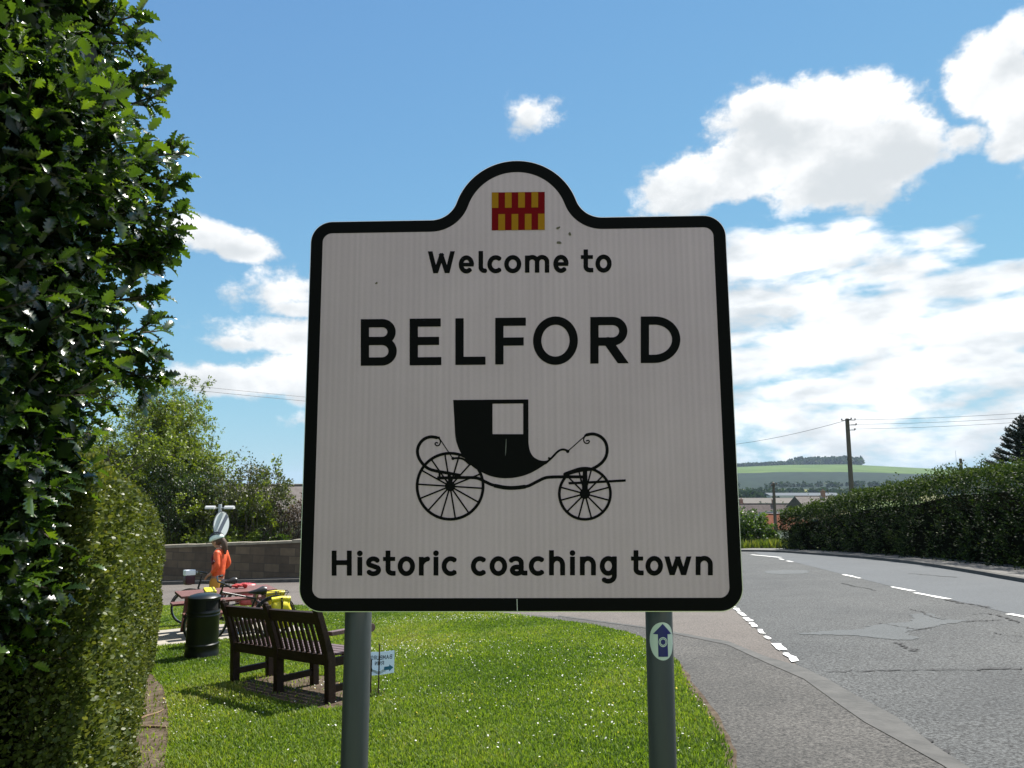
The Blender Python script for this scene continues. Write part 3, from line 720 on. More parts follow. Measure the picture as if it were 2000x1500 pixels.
# ------------------------------------------------------------------ welcome sign
SD, SYAW, SROLL = 2.35, R(1.7), R(0.35)
su = Vector((math.cos(SYAW), -math.sin(SYAW), 0)); sn = Vector((math.sin(SYAW), math.cos(SYAW), 0))
def sp(px, py):
    """photo pixel -> (along, up) on the sign's face, measured from the point straight ahead at eye level"""
    r = ray(px, py); t = SD * math.cos(SYAW) / r.dot(sn); P = r * t - Vector((0, SD, 0)); a, b = P.dot(su), P.z
    c, s_ = math.cos(-SROLL), math.sin(-SROLL); return (a * c - b * s_, a * s_ + b * c)
M_face = bpy.data.materials.new('reflective_white_sheet'); M_face.use_nodes = True
def face_nodes():
    nt = M_face.node_tree; N = nt.nodes; L = nt.links; b = N['Principled BSDF']; b.inputs['Roughness'].default_value = .42; b.inputs['Specular IOR Level'].default_value = .35
    tc = N.new('ShaderNodeTexCoord'); mp = N.new('ShaderNodeMapping'); mp.inputs['Scale'].default_value = (1, 1, .012); L.new(tc.outputs['Object'], mp.inputs[0])
    n = N.new('ShaderNodeTexNoise'); n.inputs['Scale'].default_value = 75; n.inputs['Detail'].default_value = 2; L.new(mp.outputs[0], n.inputs['Vector'])
    n2 = N.new('ShaderNodeTexNoise'); n2.inputs['Scale'].default_value = 3.5; n2.inputs['Detail'].default_value = 5; L.new(tc.outputs['Object'], n2.inputs['Vector'])
    n3 = N.new('ShaderNodeTexNoise'); n3.inputs['Scale'].default_value = 260; n3.inputs['Detail'].default_value = 1; L.new(tc.outputs['Object'], n3.inputs['Vector'])
    wv = N.new('ShaderNodeTexWave'); wv.inputs['Scale'].default_value = 15.3; wv.inputs['Distortion'].default_value = .6; wv.inputs['Detail'].default_value = 1; L.new(mp.outputs[0], wv.inputs['Vector'])
    wm = N.new('ShaderNodeMath'); wm.operation = 'MULTIPLY_ADD'; L.new(wv.outputs['Fac'], wm.inputs[0]); wm.inputs[1].default_value = .16; wh_ = N.new('ShaderNodeMath'); wh_.operation = 'MULTIPLY'; L.new(n.outputs['Fac'], wh_.inputs[0]); wh_.inputs[1].default_value = .36; L.new(wh_.outputs[0], wm.inputs[2])
    a = N.new('ShaderNodeMath'); a.operation = 'MULTIPLY_ADD'; L.new(wm.outputs[0], a.inputs[0]); a.inputs[1].default_value = 1.0
    a2 = N.new('ShaderNodeMath'); a2.operation = 'MULTIPLY_ADD'; L.new(n2.outputs['Fac'], a2.inputs[0]); a2.inputs[1].default_value = .55
    a3 = N.new('ShaderNodeMath'); a3.operation = 'MULTIPLY'; L.new(n3.outputs['Fac'], a3.inputs[0]); a3.inputs[1].default_value = .3
    L.new(a3.outputs[0], a2.inputs[2]); L.new(a2.outputs[0], a.inputs[2])
    r = N.new('ShaderNodeValToRGB'); r.color_ramp.elements[0].position = .5; r.color_ramp.elements[0].color = (.475, .360, .425, 1); r.color_ramp.elements[1].position = 1.05; r.color_ramp.elements[1].color = (.585, .448, .525, 1)
    L.new(a.outputs[0], r.inputs[0]); L.new(r.outputs[0], b.inputs['Base Color'])
face_nodes()
M_black = mat('black_sheet', (.004, .004, .0045), .6, spec=.06)
M_alu = mat('aluminium_plate', (.75, .75, .76), .35, metal=.9)
M_post = mat('grey_painted_post', (.034, .040, .043), .42, c2=(.050, .058, .060), scale=3, stretch=(6, 6, .6), spec=.45)
def outline(t, n=12):
    """welcome-sign outline, inset by t: rounded panel with a round-topped bump"""
    cx, hw, zb, zt, rc, Rd, rf, zd = .0205, .705 - t, -.412 + t, .884 - t, .072 - t, .2155 - t, .094 + t, .877
    P = arc(cx - hw + rc, zb + rc, rc, rc, 180, 270, n) + arc(cx + hw - rc, zb + rc, rc, rc, 270, 360, n) + arc(cx + hw - rc, zt - rc, rc, rc, 0, 90, n)
    fz = zt + rf; dx = math.sqrt((Rd + rf) ** 2 - (fz - zd) ** 2); an = math.degrees(math.atan2(fz - zd, dx))
    P += arc(cx + dx, fz, rf, rf, 270, 180 + an, n)
    P += arc(cx, zd, Rd, Rd, an, 180 - an, n * 4)
    P += arc(cx - dx, fz, rf, rf, -an, -90, n)
    P += arc(cx - hw + rc, zt - rc, rc, rc, 90, 180, n)
    return P
def flat(name, loops, y, mt, parent):
    pl = [[Vector((a, b, 0)) for a, b in l] for l in loops]; tr = geometry.tessellate_polygon(pl); fl = [p for l in pl for p in l]
    V = [(p.x, y, p.y) for p in fl]; fs = []
    for t in tr:
        a, b, c = (Vector(V[i]) for i in t); n = (b - a).cross(c - a)
        if n.length < 1e-12: continue
        fs.append(tuple(t) if n.y < 0 else tuple(t)[::-1])
    me = bpy.data.meshes.new(name); me.from_pydata(V, [], fs); me.update(); return link(name, me, mt, parent)
sign_rot = (Matrix.Rotation(-SYAW, 3, 'Z') @ Matrix.Rotation(-SROLL, 3, 'Y')).to_euler()
zg = hz(0, SD)
def welcome_sign():
    root = empty('welcome_sign', (0, SD, zg), None, 'large white town welcome sign with black border, standing on two grey posts in the foreground', 'sign')
    root.rotation_euler = (0, 0, -SYAW)
    up = EYE - zg
    # the panel is a touch out of level: its pieces carry the small roll
    Rm = Matrix.Rotation(-SROLL, 3, 'Y')
    def place(o): o.rotation_euler = Rm.to_euler(); o.location = (0, 0, up); return o
    ol = outline(-.0022); n = len(ol)
    V = [(a, .0018, b) for a, b in ol] + [(a, .006, b) for a, b in ol]
    tri = geometry.tessellate_polygon([[Vector((a, b, 0)) for a, b in ol]])
    fs = []
    for t in tri:
        a, b, c = (Vector(V[i]) for i in t); fr = (b - a).cross(c - a).y < 0
        fs.append(tuple(t) if fr else tuple(t)[::-1]); tt = tuple(i + n for i in t); fs.append(tt[::-1] if fr else tt)
    fs += [(i, (i + 1) % n, n + (i + 1) % n, n + i) for i in range(n)]
    me = bpy.data.meshes.new('backing_plate'); me.from_pydata(V, [], fs); me.update(); place(link('backing_plate', me, M_alu, root))
    place(flat('border', [outline(0), outline(.0405)], .0008, M_black, root))
    place(flat('face_panel', [outline(.0400)], .0012, M_face, root))
    def tr(x, y): a, b = sp(x, y); return (a, .0002, b)
    Z = lambda l, ox=580.: [(c, ox + a / 2.2727, ox + b / 2.2727) for c, a, b in l]
    wel = Z([('W', 580, 702), ('e', 718, 786), ('l', 806, 838), ('c', 845, 912), ('o', 920, 996), ('m', 1012, 1120), ('e', 1138, 1206), ('t', 1260, 1315), ('o', 1325, 1397)])
    def words(chars, splits, base, slope, *r):
        ymin, ymax, hh = r[3:]; r = r[:3]
        for i, j in zip([0] + splits, splits + [len(chars)]):
            g = chars[i:j]; place(glyph_mesh('lettering', ink(g, base + slope * (g[0][1] - chars[0][1]), slope, *r), (g[0][1] - 10, ymin, g[-1][2] + 10, ymax), hh, tr, M_black, root))
    words(wel, [7], 533.6, -2.2 / 360, 33.5, 42.8, 8.8, 478, 545, .5)
    bel = Z([('B', 283, 443), ('E', 500, 641), ('L', 703, 837), ('F', 880, 1016), ('O', 1048, 1247), ('R', 1302, 1472), ('D', 1526, 1702)])
    place(glyph_mesh('lettering', ink(bel, 714.4, -6.0 / 624, 70, 91, 16.2), (695, 608, 1340, 724), .75, tr, M_black, root))
    his = Z([('H', 154, 243), ('i', 267, 291), ('s', 305, 373), ('t', 382, 437), ('o', 447, 524), ('r', 541, 592), ('i', 605, 629), ('c', 642, 714), ('c', 772, 843), ('o', 855, 933), ('a', 945, 1022), ('c', 1029, 1102), ('h', 1119, 1190), ('i', 1211, 1235), ('n', 1256, 1327), ('g', 1344, 1420), ('t', 1483, 1538), ('o', 1547, 1625), ('w', 1630, 1752), ('n', 1770, 1846)])
    words(his, [8, 16], 1124.4, -1.2 / 744, 36.5, 49, 9.5, 1068, 1148, .6)
    # flag: red ground, eight gold bars
    F8 = lambda x, y: sp(920 + x / 10., 350 + y / 10.)
    rd = [F8(405, 258), F8(1440, 246), F8(1440, 988), F8(404, 999)]
    M_red = mat('flag_red', (.16, .005, .008), .6, spec=.03); M_gold = mat('flag_gold', (.33, .155, .012), .6, spec=.03)
    flag = place(flat('flag', [rd], .0004, M_red, root))
    L0, R0, R1, L1 = (np.array(p) for p in rd)
    for row in (0, 1):
        for k in range(4):
            t0 = (2 * k + row) / 8; t1 = t0 + 1 / 8; v0, v1 = (0, .412) if row == 0 else (.578, 1)
            Q = lambda t, v: tuple((L0 * (1 - t) + R0 * t) * (1 - v) + (L1 * (1 - t) + R1 * t) * v)
            o = flat('gold_bar', [[Q(t0, v0), Q(t1, v0), Q(t1, v1), Q(t0, v1)]], -.0004, M_gold, flag)
    # carriage pictogram
    C2 = lambda x, y: (lambda a: (a[0], .0002, a[1]))(sp(780 + x / 4.16667, 750 + y / 4.16667))
    sm = smooth_line
    def body(X, Y):
        low = sm([(448, 300), (455, 420), (470, 490), (500, 560), (545, 620), (600, 675), (660, 712), (730, 745), (800, 762), (870, 767), (950, 760), (1030, 740), (1100, 708), (1170, 665), (1240, 612)], 5)
        inr = sm([(1225, 612), (1200, 622), (1170, 625), (1130, 616), (1090, 590), (1063, 545), (1051, 480)], 5)
        D = poly_d(X, Y, [(438, 130)] + low + inr + [(1050, 125)])
        D = np.maximum(D, -poly_d(X, Y, [(758, 160), (1008, 158), (1008, 408), (758, 408)]))
        def st(p, w, butt=(0, 0), n=6): return seg_d(X, Y, sm(p, n) if n > 1 else p, w, butt)
        def disc(x, y, r): return np.hypot(X - x, Y - y) - r
        U = [D, st([(1190, 645), (1240, 600), (1280, 558), (1308, 538), (1340, 533), (1372, 546)], 17), disc(1370, 548, 14), disc(1217, 603, 8.5), seg_d(X, Y, [(1222, 620), (1217, 603)], 9, (0, 0)),
             st([(1372, 546), (1512, 422)], 8, n=1), disc(1513, 419, 9),
             st([(1522, 463), (1537, 458), (1546, 467), (1538, 481), (1517, 482), (1503, 468), (1501, 445), (1515, 424), (1550, 409)], 10),
             st([(1525, 414), (1560, 407), (1600, 411), (1645, 434), (1678, 475), (1691, 530), (1683, 585), (1655, 632), (1612, 668), (1570, 690)], 25),
             st([(312, 480), (299, 476), (290, 488), (304, 502), (324, 496), (334, 472), (326, 448), (300, 434)], 10), disc(322, 436, 9),
             st([(305, 436), (255, 430), (205, 446), (166, 485), (147, 540), (158, 600), (195, 655), (240, 690), (300, 708), (390, 724), (488, 742)], 25),
             st([(322, 436), (432, 602)], 8, n=1), disc(436, 606, 13), st([(436, 606), (482, 603), (525, 614), (575, 655)], 17),
             st([(308, 765), (470, 762), (600, 762), (652, 772), (700, 796), (760, 822), (850, 842), (940, 845), (1040, 832), (1115, 797), (1180, 766), (1240, 757), (1400, 755), (1528, 757)], 25, (1, 1)),
             st([(780, 828), (860, 843), (940, 845), (1020, 836)], 32), st([(327, 720), (327, 772)], 17, n=1), st([(405, 725), (412, 820)], 26, n=1), st([(345, 738), (405, 810)], 9, n=1), st([(490, 745), (425, 815)], 9, n=1),
             poly_d(X, Y, sm([(1338, 724), (1400, 699), (1460, 681), (1520, 676), (1580, 684), (1600, 695), (1560, 706), (1500, 712), (1440, 724), (1390, 738), (1342, 746)], 4, True)),
             poly_d(X, Y, [(1494, 700), (1528, 700), (1535, 880), (1485, 880)]), st([(1378, 808), (1560, 800), (1842, 785)], 20, (1, 1), 1), st([(1465, 730), (1480, 800)], 9, n=1)]
        return np.minimum.reduce(U)
    car = place(glyph_mesh('carriage_emblem', body, (100, 100, 1860, 870), 3.0, C2, M_black, root))
    def wheel(cx, cy, ro, wd, hub, k, off):
        def f(X, Y):
            r = np.hypot(X - cx, Y - cy); U = [np.abs(r - (ro - wd / 2)) - wd / 2, r - hub]
            for i in range(k):
                a = math.radians(off + 360 * i / k); U.append(seg_d(X, Y, [(cx, cy), (cx + (ro - 6) * math.cos(a), cy - (ro - 6) * math.sin(a))], 12.5, (0, 0)))
            return np.minimum.reduce(U)
        o = glyph_mesh('wheel', f, (cx - ro - 8, cy - ro - 8, cx + ro + 8, cy + ro + 8), 3.0, lambda x, y: (C2(x, y)[0], -.0004, C2(x, y)[2]), M_black, car)
    wheel(413, 832, 280, 23, 41, 14, -3.6); wheel(1510, 893, 219, 22, 42, 12, 15)
    # dirt marks and the thin bright joint in the lower border
    M_dirt = mat('dirt_mark', (.12, .10, .08), .9)
    rg = random.Random(3)
    for (x, y, w, h, a) in [(1090, 445, 5, 2.2, -.4), (1113, 457, 2.8, 3.6, 0), (1092, 474, 5, 2.6, .1), (735, 553, 3, 1.8, -.8), (988, 875, .8, 17, .04)]:
        pts = []
        for i in range(11):
            t = 2 * math.pi * i / 11; q = rg.uniform(.7, 1.15); dx, dy = w * q * math.cos(t), h * q * math.sin(t); pts.append(sp(x + dx * math.cos(a) - dy * math.sin(a), y + dx * math.sin(a) + dy * math.cos(a)))
        o = place(flat('dirt_mark', [pts], -.0002 if h < 9 else -.0007, M_dirt if h < 9 else mat('scratch', (.13, .13, .13), .6), root))
    place(flat('joint', [[sp(1009.2, 1169.5), sp(1010.4, 1169.5), sp(1010.9, 1193.5), sp(1009.7, 1193.5)]], .0003, mat('joint_white', (.6, .6, .6), .5), root))
    # two posts with clamp rails and clips behind the plate
    for px in (697, 1290):
        a = sp(px, 1200)[0] * 1.024; mb = MB(); mb.lathe([(.0435, -.6), (.0435, up + .70), (.040, up + .706)], 40)
        o = mb.build('post', M_post, root, smooth=True); o.location = (a, .082, 0)
        for zc in (-.30, .22, .66):
            c = MB(); c.lathe([(.0455, -.02), (.0475, -.02), (.0475, .02), (.0455, .02)], 32); c.box((0, -.05, 0), (.11, .012, .04)); c.build('clip', M_alu, o, loc=(0, 0, up + zc))
    for zc in (-.30, .22, .66):
        r_ = MB(); r_.box((.02, .016, up + zc), (1.28, .02, .035)); r_.build('rail', M_alu, root)
    # round way-marker stuck to the right-hand post, wrapped on the tube
    a = sp(1290, 1200)[0] * 1.024; cz = sp(1291, 1256)[1]; k = 1.0
    M_disc = mat('sticker_white', (.52, .60, .58), .35); M_blue = mat('sticker_blue', (.012, .012, .14), .35)
    rp = .0435
    def wrap(name, pts_list, off, mt, parent, zc):
        pl = [[Vector((x, z, 0)) for x, z in l] for l in pts_list]
        # subdivide by strips so the sheet follows the tube
        V = []; fs = []
        tr_ = geometry.tessellate_polygon(pl); fl = [p for l in pl for p in l]
        import bmesh
        bm = bmesh.new(); vv = [bm.verts.new((p.x, p.y, 0)) for p in fl]
        for t in tr_:
            try: bm.faces.new([vv[i] for i in t])
            except ValueError: pass
        for i in range(-7, 8):
            bmesh.ops.bisect_plane(bm, geom=bm.verts[:] + bm.edges[:] + bm.faces[:], plane_co=(i * .006, 0, 0), plane_no=(1, 0, 0))
        for v in bm.verts:
            t = v.co.x / rp; v.co = Vector((math.sin(t) * (rp + off), -math.cos(t) * (rp + off), v.co.y))
        bmesh.ops.recalc_face_normals(bm, faces=bm.faces)
        for f in bm.faces:
            c = f.calc_center_median()
            if f.normal.dot(Vector((c.x, c.y, 0))) < 0: f.normal_flip()
        me = bpy.data.meshes.new(name); bm.to_mesh(me); bm.free(); o = link(name, me, mt, parent); o.location = zc if isinstance(zc, tuple) else (a, .082, up + zc); return o
    u1 = SD / FPX * 1.035
    disc = wrap('waymark_disc', [[(.0027 + .0435 * math.cos(t), .0585 * math.sin(t)) for t in [2 * math.pi * i / 40 for i in range(40)]]], .0008, M_disc, root, cz)
    A = [(0, .054), (.031, .021), (.0155, .021), (.0155, -.0475), (-.0155, -.0475), (-.0155, .021), (-.031, .021)]
    A = [(x + .0035, z) for x, z in A]
    ar = wrap('arrow', [A], .0016, M_blue, disc, (0, 0, 0))
    for (r1, r0) in ((.0135, .0112), (.0098, .0076)):
        ci = lambda r: [(.0035 + r * math.cos(t), -.002 + r * 1.12 * math.sin(t)) for t in [2 * math.pi * i / 28 for i in range(28)]]
        wrap('ring', [ci(r1), ci(r0)], .0023, M_disc, ar, (0, 0, 0))
    return root
welcome_sign()
# ------------------------------------------------------------------ street furniture and people
def frame_rot(xdir, tilt=1.0):
    """rotation whose x axis runs along xdir on the sloping ground"""
    x = Vector((xdir[0], xdir[1], 0)).normalized(); x.z = tilt * (-SLOPE * x.y + CROSS * x.x); x.normalize()
    y = Vector((0, 0, 1)).cross(x).normalized(); z = x.cross(y)
    return Matrix((x, y, z)).transposed().to_euler()
# --- park bench seen from behind
M_bench = mat('dark_stained_wood', (.018, .010, .007), .55, c2=(.036, .021, .015), scale=6, stretch=(1, 8, 8), bump=.25, bscale=30, spec=.2)
M_seatw = mat('purple_brown_wood', (.10, .055, .055), .35, c2=(.15, .09, .085), scale=5, stretch=(1, 8, 8), bump=.2, bscale=30)
A = np.array(gnd(458, 1337)); B = np.array(gnd(645, 1378)); Lb = float(np.hypot(*(B - A)))
mid = (A + B) / 2; bx = (B - A) / Lb
bench = empty('park_bench', (mid[0], mid[1], hz(*mid) + .015), frame_rot(bx), 'dark brown wooden slatted bench on the lawn, seen from behind', 'bench')
def by(z): return 0.0 if z < .42 else -.15 * ((z - .42) / .5) ** 1.1      # lean of the back
def bench_post(x):
    mb = MB(); w = .075; zs = [-.05, .2, .42, .6, .76, .90]; n = len(zs)
    for i, z in enumerate(zs):
        y = by(z); d = .085 if z < .5 else .065
        mb.v += [(x - w / 2, y - d / 2, z), (x + w / 2, y - d / 2, z), (x + w / 2, y + d / 2, z), (x - w / 2, y + d / 2, z)]
    for i in range(n - 1):
        for j in range(4): mb.f.append((i * 4 + j, i * 4 + (j + 1) % 4, i * 4 + 4 + (j + 1) % 4, i * 4 + 4 + j))
    mb.f += [(3, 2, 1, 0), tuple(4 * (n - 1) + j for j in range(4))]
    mb.sphere((x, by(.92), .905), (.035, .03, .03), 10, 6)
    return mb
Wb = .43; hx = Lb / 2
for x in (-hx, 0, hx):
    o = bench_post(x).build('back_post', M_bench, bench, bevel=.006)
    mb = MB(); mb.box((x, Wb, .20), (.075, .075, .5)); mb.build('leg', M_bench, bench, bevel=.006)
    mb = MB(); mb.box((x, Wb / 2, .13), (.05, Wb - .09, .065)); mb.build('stretcher', M_bench, bench, bevel=.004)
    mb = MB(); mb.box((x, Wb / 2, .375), (.05, Wb - .09, .08)); mb.build('seat_bearer', M_bench, bench, bevel=.004)
for (a, b) in ((-hx, 0), (0, hx)):
    a += .0385; b -= .0385; c = (a + b) / 2; l = b - a
    M1 = Matrix.Rotation(R(16), 3, 'X')
    mb = MB(); mb.box((c, by(.80), .805), (l, .04, .12), M1); mb.build('top_rail', M_bench, bench, bevel=.006)
    mb = MB(); mb.box((c, -.008, .40), (l, .05, .10)); mb.build('seat_rail', M_bench, bench, bevel=.005)
    mb = MB(); mb.box((c, Wb - .01, .385), (l, .04, .08)); mb.build('front_rail', M_bench, bench, bevel=.005)
    ns = 9
    for k in range(ns):
        x = a + l * (k + .5) / ns
        mb = MB()
        for i, z in enumerate((.45, .56, .66, .752)):
            y = by(z); mb.v += [(x - .023, y - .008, z), (x + .023, y - .008, z), (x + .023, y + .010, z), (x - .023, y + .010, z)]
        for i in range(3):
            for j in range(4): mb.f.append((i * 4 + j, i * 4 + (j + 1) % 4, i * 4 + 4 + (j + 1) % 4, i * 4 + 4 + j))
        mb.f += [(3, 2, 1, 0), (12, 13, 14, 15)]
        mb.build('back_slat', M_bench, bench)
for k in range(5):
    mb = MB(); mb.box((0, .06 + k * .085, .432), (Lb - .085, .07, .024)); mb.build('seat_slat', M_seatw, bench, bevel=.004)
for x in (-hx, hx):
    mb = MB(); mb.box((x, Wb, .54), (.07, .07, .17)); mb.build('arm_post', M_bench, bench, bevel=.005)
    mb = MB(); mb.box((x, Wb / 2 + .03, .645), (.085, Wb + .06, .04)); mb.lathe([(.042, -.042), (.042, .042)], 16, (x, Wb + .055, .635), 'x'); mb.build('armrest', M_seatw, bench, bevel=.005)

# --- litter bin
M_bin = mat('black_green_plastic', (.004, .006, .006), .36, c2=(.007, .010, .0095), scale=4, spec=.4)
bp_ = gnd(393, 1285); rb = .245
binr = empty('litter_bin', (*bp_, hz(*bp_)), (0, 0, R(-25)), 'round black litter bin with domed lid and ribbed base, on the grass beside the bench', 'litter bin'); binr.scale = (.88, .88, .86)
mb = MB(); mb.lathe([(rb * 1.06, -.04), (rb * 1.06, .10), (rb * 1.03, .115), (rb * 1.03, .20), (rb * 1.055, .21), (rb * 1.055, .235), (rb, .25), (rb * .99, .66), (rb * 1.03, .675), (rb * 1.03, .70), (rb * 1.0, .71), (rb * 1.03, .725), (rb * 1.03, .75), (rb, .76), (rb * .995, .775)], 40)
mb.build('body', M_bin, binr, smooth=True)
mb = MB()
n = 40; zs = (.775, .955)
for j in range(n):                                   # the hood ring has openings on two sides
    t0, t1 = 2 * math.pi * j / n, 2 * math.pi * (j + 1) / n; tm = (t0 + t1) / 2
    ra, rb2 = rb, rb - .012
    for zs in (((.775, .955),) if abs(math.cos(tm)) <= .82 else ((.935, .955),)):
        v = [(ra * math.cos(t), ra * math.sin(t), z) for z in zs for t in (t0, t1)] + [(rb2 * math.cos(t), rb2 * math.sin(t), z) for z in zs for t in (t0, t1)]
        mb.add(v, [(0, 1, 3, 2), (5, 4, 6, 7), (0, 2, 6, 4), (1, 5, 7, 3)])
mb.build('hood', M_bin, binr, smooth=False)
mb = MB(); mb.lathe([(rb * 1.01, .955), (rb * 1.02, .975), (rb * .9, 1.0), (rb * .6, 1.022), (rb * .2, 1.032)], 40); mb.build('lid', M_bin, binr, smooth=True)
mb = MB(); mb.lathe([(rb * .90, .10), (rb * .90, .93)], 24); mb.build('liner', mat('bin_liner', (.004, .004, .004), .9), binr, smooth=True)

# --- small printed notice on two canes, seen from the back
sgp = gnd(739, 1360); M_cane = mat('dark_stake', (.035, .022, .016), .8, c2=(.07, .045, .03), scale=25)
nt_ = empty('event_notice', (*sgp, hz(*sgp)), (0, 0, R(-6)), 'small white printed notice with blue arrow on thin stakes beside the bench', 'sign')
def notice():
    M_paper = bpy.data.materials.new('translucent_paper'); M_paper.use_nodes = True; nt = M_paper.node_tree; b = nt.nodes['Principled BSDF']
    b.inputs['Base Color'].default_value = (.70, .78, .84, 1); b.inputs['Roughness'].default_value = .25
    tr = nt.nodes.new('ShaderNodeBsdfTranslucent'); tr.inputs[0].default_value = (.62, .74, .86, 1); mx = nt.nodes.new('ShaderNodeMixShader'); mx.inputs[0].default_value = .45
    nt.links.new(b.outputs[0], mx.inputs[1]); nt.links.new(tr.outputs[0], mx.inputs[2]); nt.links.new(mx.outputs[0], nt.nodes['Material Output'].inputs[0])
    z0, z1 = .205, .43; xl, xm, xr = -.150, .0, .148
    bend = lambda x: .035 * abs(x) / .15 - .004
    mb = MB(); xs2 = np.linspace(xl, xr, 13)
    for x in xs2: mb.v += [(x, bend(x), z0 + .02 * (x / .15)), (x, bend(x), z1 + .012 * (x / .15))]
    for i in range(12): mb.f.append((2 * i, 2 * i + 2, 2 * i + 3, 2 * i + 1))
    pn = mb.build('panel', M_paper, nt_)
    so = pn.modifiers.new('thick', 'SOLIDIFY'); so.thickness = .0012; so.offset = 1
    for x in (.004, -.082):
        mb = MB(); mb.box((x, -.012 + bend(x), .20 if x > 0 else .12), (.011, .011, .62 if x > 0 else .46)); mb.build('stake', M_cane, nt_)
    # printing shows through, so it reads in mirror writing from this side
    M_ink = mat('print_ink', (.10, .13, .18), .5); M_ink2 = mat('print_blue', (.02, .16, .30), .5); M_teal = mat('print_teal', (.14, .50, .52), .5)
    S_ = 1.0
    def caps(word, x_right, zb, hgt, wd, gap, nm):
        """mirrored capitals drawn with strokes, first letter at the right"""
        G = {'B': [[(0, 0), (0, 1), (.6, 1), (.85, .88), (.85, .64), (.6, .52), (0, .52)], [(.6, .52), (.95, .4), (.95, .12), (.65, 0), (0, 0)]], 'A': [[(0, 0), (.5, 1), (1, 0)], [(.2, .36), (.8, .36)]],
             'M': [[(0, 0), (0, 1), (.5, .35), (1, 1), (1, 0)]], 'U': [[(0, 1), (0, .25), (.25, 0), (.75, 0), (1, .25), (1, 1)]], 'R': [[(0, 0), (0, 1), (.7, 1), (.95, .85), (.95, .62), (.7, .5), (0, .5)], [(.5, .5), (1, 0)]],
             'G': [[(.95, .8), (.7, 1), (.3, 1), (0, .75), (0, .25), (.3, 0), (.7, 0), (1, .2), (1, .48), (.6, .48)]], 'H': [[(0, 0), (0, 1)], [(1, 0), (1, 1)], [(0, .5), (1, .5)]], 'N': [[(0, 0), (0, 1), (1, 0), (1, 1)]]}
        st = []; x = x_right
        for ch in word:
            for s in G[ch]: st.append([(x - p[0] * wd, zb + p[1] * hgt) for p in s])
            x -= wd + gap
        def f(X, Y):
            D = np.full(X.shape, 1e9)
            for s in st: D = np.minimum(D, seg_d(X, Y, s, hgt * .2, (0, 0)))
            return D
        glyph_mesh(nm, f, (x - .01, zb - .012, x_right + .012, zb + hgt + .012), .0012, lambda a, b: (a, bend(a) - .0022, b + .012 * a / .15), M_ink, nt_)
    caps('BAMBURGH', .124, .355, .036, .0205, .0115, 'lettering'); caps('RUN', .045, .302, .034, .021, .012, 'lettering')
    tr_ = lambda a, b: (a, bend(a) - .0024, b + .016 * a / .15)
    glyph_mesh('arrow', lambda X, Y: poly_d(X, Y, [(.05, .245), (.10, .245), (.10, .228), (.142, .262), (.10, .296), (.10, .279), (.05, .279)]), (-.16, .22, .15, .30), .0015, tr_, M_ink2, nt_)
    glyph_mesh('arrow_tail', lambda X, Y: seg_d(X, Y, [(-.135, .262), (-.09, .262)], .036, (0, 0)), (-.17, .23, -.06, .30), .0015, tr_, M_ink2, nt_)
    tr2 = lambda a, b: (a, bend(a) - .0018, b + .016 * a / .15)
    glyph_mesh('arrow_shaft', lambda X, Y: seg_d(X, Y, [(-.10, .258), (.09, .258)], .026, (0, 0)), (-.13, .23, .12, .285), .0015, tr2, M_teal, nt_)
notice()
# --- dark marker post on the grass edge, mostly behind the sign
mp_ = gnd(612, 1198); mb = MB(); mb.box((0, 0, .14), (.05, .05, .34)); mb.box((0, 0, .317), (.056, .056, .02))
o = mb.build('marker_post', mat('dark_post', (.02, .02, .02), .6), None, bevel=.004); o.location = (*mp_, hz(*mp_)); tag(o, 'thin dark post on the grass edge by the corner of the welcome sign', 'post')

# --- end-of-restriction sign with two lamp hoods
spx, spy = at(432, 1025, 16.3).x, 16.3
M_gal = mat('galvanised_grey', (.30, .33, .34), .45, metal=.4)
rs = empty('speed_sign', (spx, spy, hz(spx, spy)), (0, 0, R(78)), 'round white speed sign with grey diagonal band and two lamp hoods, behind the cyclist', 'sign')
zc = at(432, 1025, spy).z - hz(spx, spy)
mb = MB(); mb.lathe([(.038, -.3), (.038, zc + .44), (.03, zc + .45)], 16); mb.build('pole', M_gal, rs, smooth=True, loc=(0, .05, 0))
mb = MB(); mb.lathe([(.30, -.006), (.30, .006)], 40, (0, 0, zc), 'y'); mb.build('plate', mat('sign_back', (.10, .11, .12), .5), rs)
circ = [(.285 * math.cos(t), zc + .285 * math.sin(t)) for t in [2 * math.pi * i / 48 for i in range(48)]]
flat('disc_face', [circ], -.008, mat('faded_white', (.62, .68, .70), .4), rs)
def band(off, w):
    a = R(52); d = np.array((math.cos(a), math.sin(a))); n_ = np.array((-d[1], d[0])); P = []
    for s in (1, -1):
        o_ = off + s * w / 2; h = math.sqrt(max(.284 ** 2 - o_ ** 2, 0)); P += [n_ * o_ + d * h * k for k in ((-1, 1) if s > 0 else (1, -1))]
    return [(p[0], zc + p[1]) for p in P]
flat('band', [band(-.03, .12)], -.0095, mat('faded_grey_band', (.10, .12, .16), .45), rs); flat('band', [band(.10, .012)], -.0095, mat('thin_grey_line', (.25, .28, .32), .45), rs)
M_hood = mat('lamp_hood_white', (.55, .55, .55), .35)
